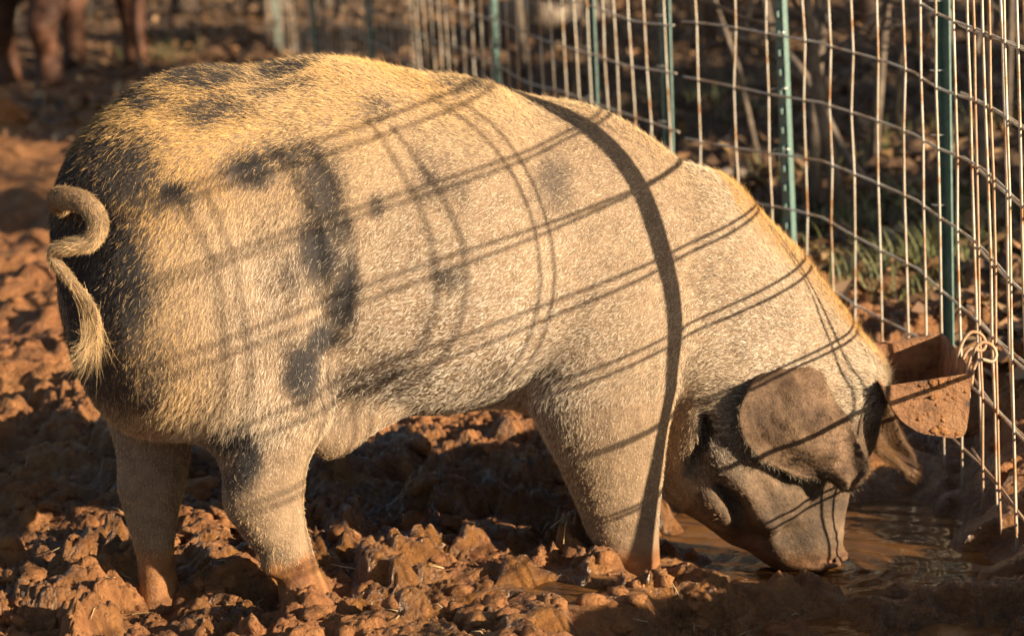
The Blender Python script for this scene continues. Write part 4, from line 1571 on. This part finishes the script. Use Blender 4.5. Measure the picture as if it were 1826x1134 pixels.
def build_wood():
    bark_mats()
    build_litter()
    rs = random.Random(5)
    # slender saplings seen through the wire at the right
    spots = [(1440, 9.0), (1500, 8.6), (1545, 9.6), (1590, 10.5), (1470, 11.0), (1420, 12.2), (1350, 10.2), (1300, 12.0), (1690, 9.2), (1745, 8.4), (1790, 9.8), (1250, 13.0), (1180, 12.0), (1100, 14.0), (1010, 13.0), (1640, 12.5), (1530, 13.5), (1380, 15.0), (930, 15.5), (860, 17.0), (760, 19.0), (700, 22.0), (1230, 17.0), (1480, 17.5), (1620, 16.5), (1760, 13.0)]
    for i, (px, y) in enumerate(spots):
        p = on_depth(px, 60, y)
        bare_tree(p[0], y, rs.uniform(2.2, 4.5), rs.uniform(0.007, 0.022), 100 + i, 'slender bare grey sapling growing in the leaf litter beyond the fence', M['bark'], lean=(rs.uniform(-.2, .2), rs.uniform(-.15, .15)), nb=14)
    for i, (px, y, r) in enumerate(((480, 20.5, 0.05), (505, 21.0, 0.05), (455, 22.0, 0.06), (585, 21.0, 0.05), (610, 20.4, 0.045), (235, 23.0, 0.06), (140, 22.5, 0.05), (160, 21.5, 0.04))):
        p = on_depth(px, 40, y)
        bare_tree(p[0], y, rs.uniform(4, 6), r, 200 + i, 'pale straight sapling stem in the far clump left of the posts', M['bark'], group='pale stems far behind the rump', nb=5)
    for i, (px, y, r) in enumerate(((330, 22.0, 0.10), (1290, 15.5, 0.10), (985, 19.5, 0.14), (1560, 15.0, 0.09), (40, 24.0, 0.13), (770, 25.0, 0.16), (1420, 20, 0.14), (600, 26, 0.15), (1150, 24, 0.17), (1700, 18, 0.13))):
        p = on_depth(px, 40, y)
        bare_tree(p[0], y, rs.uniform(7, 10), r, 300 + i, 'dark tree trunk standing deep in the wood', M['bark2'], name='bare_tree', cat='tree', group='dark trunks in the wood', nb=10)
    # evergreens on the sunny side whose shade falls across the wood floor
    for i, (x, y, h, c) in enumerate(((6.5, 8.6, 2.6, 0.8), (6.2, 11.5, 3.4, 1.0), (8.2, 9.6, 3.6, 1.1), (10.5, 6.8, 6.0, 1.7), (8.6, 4.7, 4.6, 0.9), (9.5, 12.5, 4.5, 1.3), (14, 10, 5.5, 1.6), (12.5, 17, 5.5, 1.5))):
        leafy_tree(x, y, h, c, 400 + i, 'dense dark evergreen shading the wood to the right of the fence')
    for i, (x, y, h, c) in enumerate(((-13, 30, 9, 3.2), (-8.5, 33, 10, 3.4), (-4, 29, 9, 3.0), (0.5, 34, 11, 3.4), (5, 29, 9, 3.0), (9.5, 32, 10, 3.4), (14, 27, 9, 3.0), (-1.8, 40, 12, 3.6), (3, 41, 12, 3.6), (8, 41, 12, 3.6), (-7, 42, 12, 3.6), (18, 34, 11, 3.5))):
        leafy_tree(x, y, h, c, 450 + i, 'dark evergreen standing at the back of the wood', 0.2, 0.08, 'dark evergreens at the back of the wood', 2.2)
    # grass
    for i, (px, py, n, r, h) in enumerate(((1600, 520, 160, 0.22, 0.16), (1640, 470, 140, 0.2, 0.2), (1540, 480, 120, 0.22, 0.15), (1700, 480, 120, 0.2, 0.16), (1480, 400, 120, 0.25, 0.18), (1600, 400, 100, 0.22, 0.2), (1760, 420, 90, 0.2, 0.18), (1470, 320, 90, 0.3, 0.2), (290, 115, 120, 0.35, 0.2), (1250, 180, 90, 0.3, 0.2), (1340, 210, 80, 0.3, 0.2), (1700, 280, 70, 0.25, 0.2))):
        p = on_ground(px, py, 0.0)
        grass_tuft(p[0], p[1], n, r, h, 500 + i, 'thin tuft of green and yellow grass in the leaf litter')
    # fallen log and branches
    def log(name, a, b, r0, r1, label, group=None, cat='log'):
        A, B = np.array(a), np.array(b)
        mids = [A + (B - A) * t + np.array([0, 0, 0.03 * math.sin(7 * t)]) for t in np.linspace(0, 1, 9)]
        cen = (A + B) / 2
        o = Geo().tube([tuple(q - cen) for q in mids], list(np.linspace(r0, r1, 9)), 10).build(name, M['bark'])
        o.location = cen
        tag(o, label, cat, group)
    p, q = on_ground(860, 45, 0.1), on_ground(1080, 15, 0.1)
    log('fallen_log', p, q, 0.14, 0.10, 'fallen log lying in the leaves behind the pig back')
    for i, (a, b, y0, y1) in enumerate((((1400, 30), (1560, 190), 9.5, 9.0), ((1560, 330), (1640, 440), 8.2, 7.8), ((700, 60), (900, 130), 14.0, 12.5), ((1250, 250), (1420, 215), 9.5, 10.0), ((1290, 120), (1500, 60), 11, 12))):
        p, q = on_depth(*a, y0), on_depth(*b, y1)
        for w in (p, q):
            w[2] = float(ground_z(np.array([w[0]]), np.array([w[1]]), False)[0]) + 0.02
        if i in (0, 4): p[2] += 0.5
        log('fallen_branch', p, q, 0.022, 0.012, 'dead branch lying among the fallen leaves', 'dead branches', 'branch')


# ------------------------------------------------------------------ cow in the background
def build_cow():
    m = simple_mat('red_brown_hide', (0.045, 0.016, 0.008), (0.13, 0.048, 0.018), 5, 0.75, 0.3, 0.01)
    c = on_ground(120, 128, 0.05)
    f = Field((-1.1, -0.5, -0.1), (1.3, 0.5, 1.6), 0.03)
    D = f.blank()
    f.ell(D, (0, 0, 0.98), (0.72, 0.30, 0.33), None, 0.1)
    f.ell(D, (-0.42, 0, 1.0), (0.33, 0.28, 0.32), None, 0.1)
    f.ell(D, (0.45, 0, 0.98), (0.33, 0.27, 0.36), None, 0.1)
    f.ell(D, (0.78, 0, 1.12), (0.30, 0.13, 0.2), rot_xz(0.5), 0.1)
    f.ell(D, (1.02, 0, 1.20), (0.20, 0.12, 0.13), rot_xz(-0.6), 0.08)
    for sx, sy_, bx in ((0.48, -0.15, 0.02), (0.42, 0.15, -0.03), (-0.50, -0.15, -0.06), (-0.46, 0.15, 0.05)):
        hind = sx < 0
        st = [(sx, sy_, 0.78, 0.17 if hind else 0.14, 0.12), (sx + (0.03 if hind else 0), sy_, 0.58, 0.13 if hind else 0.11, 0.10), (sx + bx + (-0.05 if hind else 0), sy_, 0.40, 0.085, 0.08), (sx + bx, sy_, 0.2, 0.062, 0.06), (sx + bx, sy_, 0.05, 0.075, 0.07), (sx + bx, sy_, 0.0, 0.08, 0.075)]
        f.limb(D, st, 0.06, 0.03)
    V, F = f.surface(D)
    V = relax(V, F, 2)
    o = mesh_obj('cow', V, F, m)
    o.location = (c[0] + 0.02, c[1], c[2] - 0.03)
    o.rotation_euler = (0, 0, math.radians(75))
    o.scale = (1.3, 1.3, 0.98)
    tag(o, 'red-brown cow standing far behind the pig, only its legs in view', 'cow')


def clay_heap(px, py, r, seed, label):
    c = on_ground(px, py, 0.0)
    bm = bmesh.new()
    bmesh.ops.create_icosphere(bm, subdivisions=4, radius=1)
    v = np.array([q.co[:] for q in bm.verts])
    tri = [[q.index for q in f.verts] for f in bm.faces]
    bm.free()
    k = 1 + 0.8 * (fbm(v[:, 0] * 1.5 + seed, v[:, 1] * 1.5 + v[:, 2], seed, 4) - 0.5) + 0.3 * (fbm(v[:, 0] * 5 + seed, v[:, 1] * 5 + v[:, 2] * 4, seed + 2, 3) - 0.5)
    v = v * k[:, None] * np.array([r, r, r * 0.8])
    o = mesh_obj('clay_heap', v, tri, M['clay'])
    o.location = (c[0], c[1], c[2] + 0.15 * r)
    tag(o, label, 'clay heap')


# ------------------------------------------------------------------ build
register_feet()
build_ground()
build_water()
build_clods()
build_straw()
build_fence()
build_bucket()
build_wood()
build_cow()
clay_heap(5, 225, 0.17, 4, 'pale heap of clay far off at the edge of the trampled ground')
build_pig()
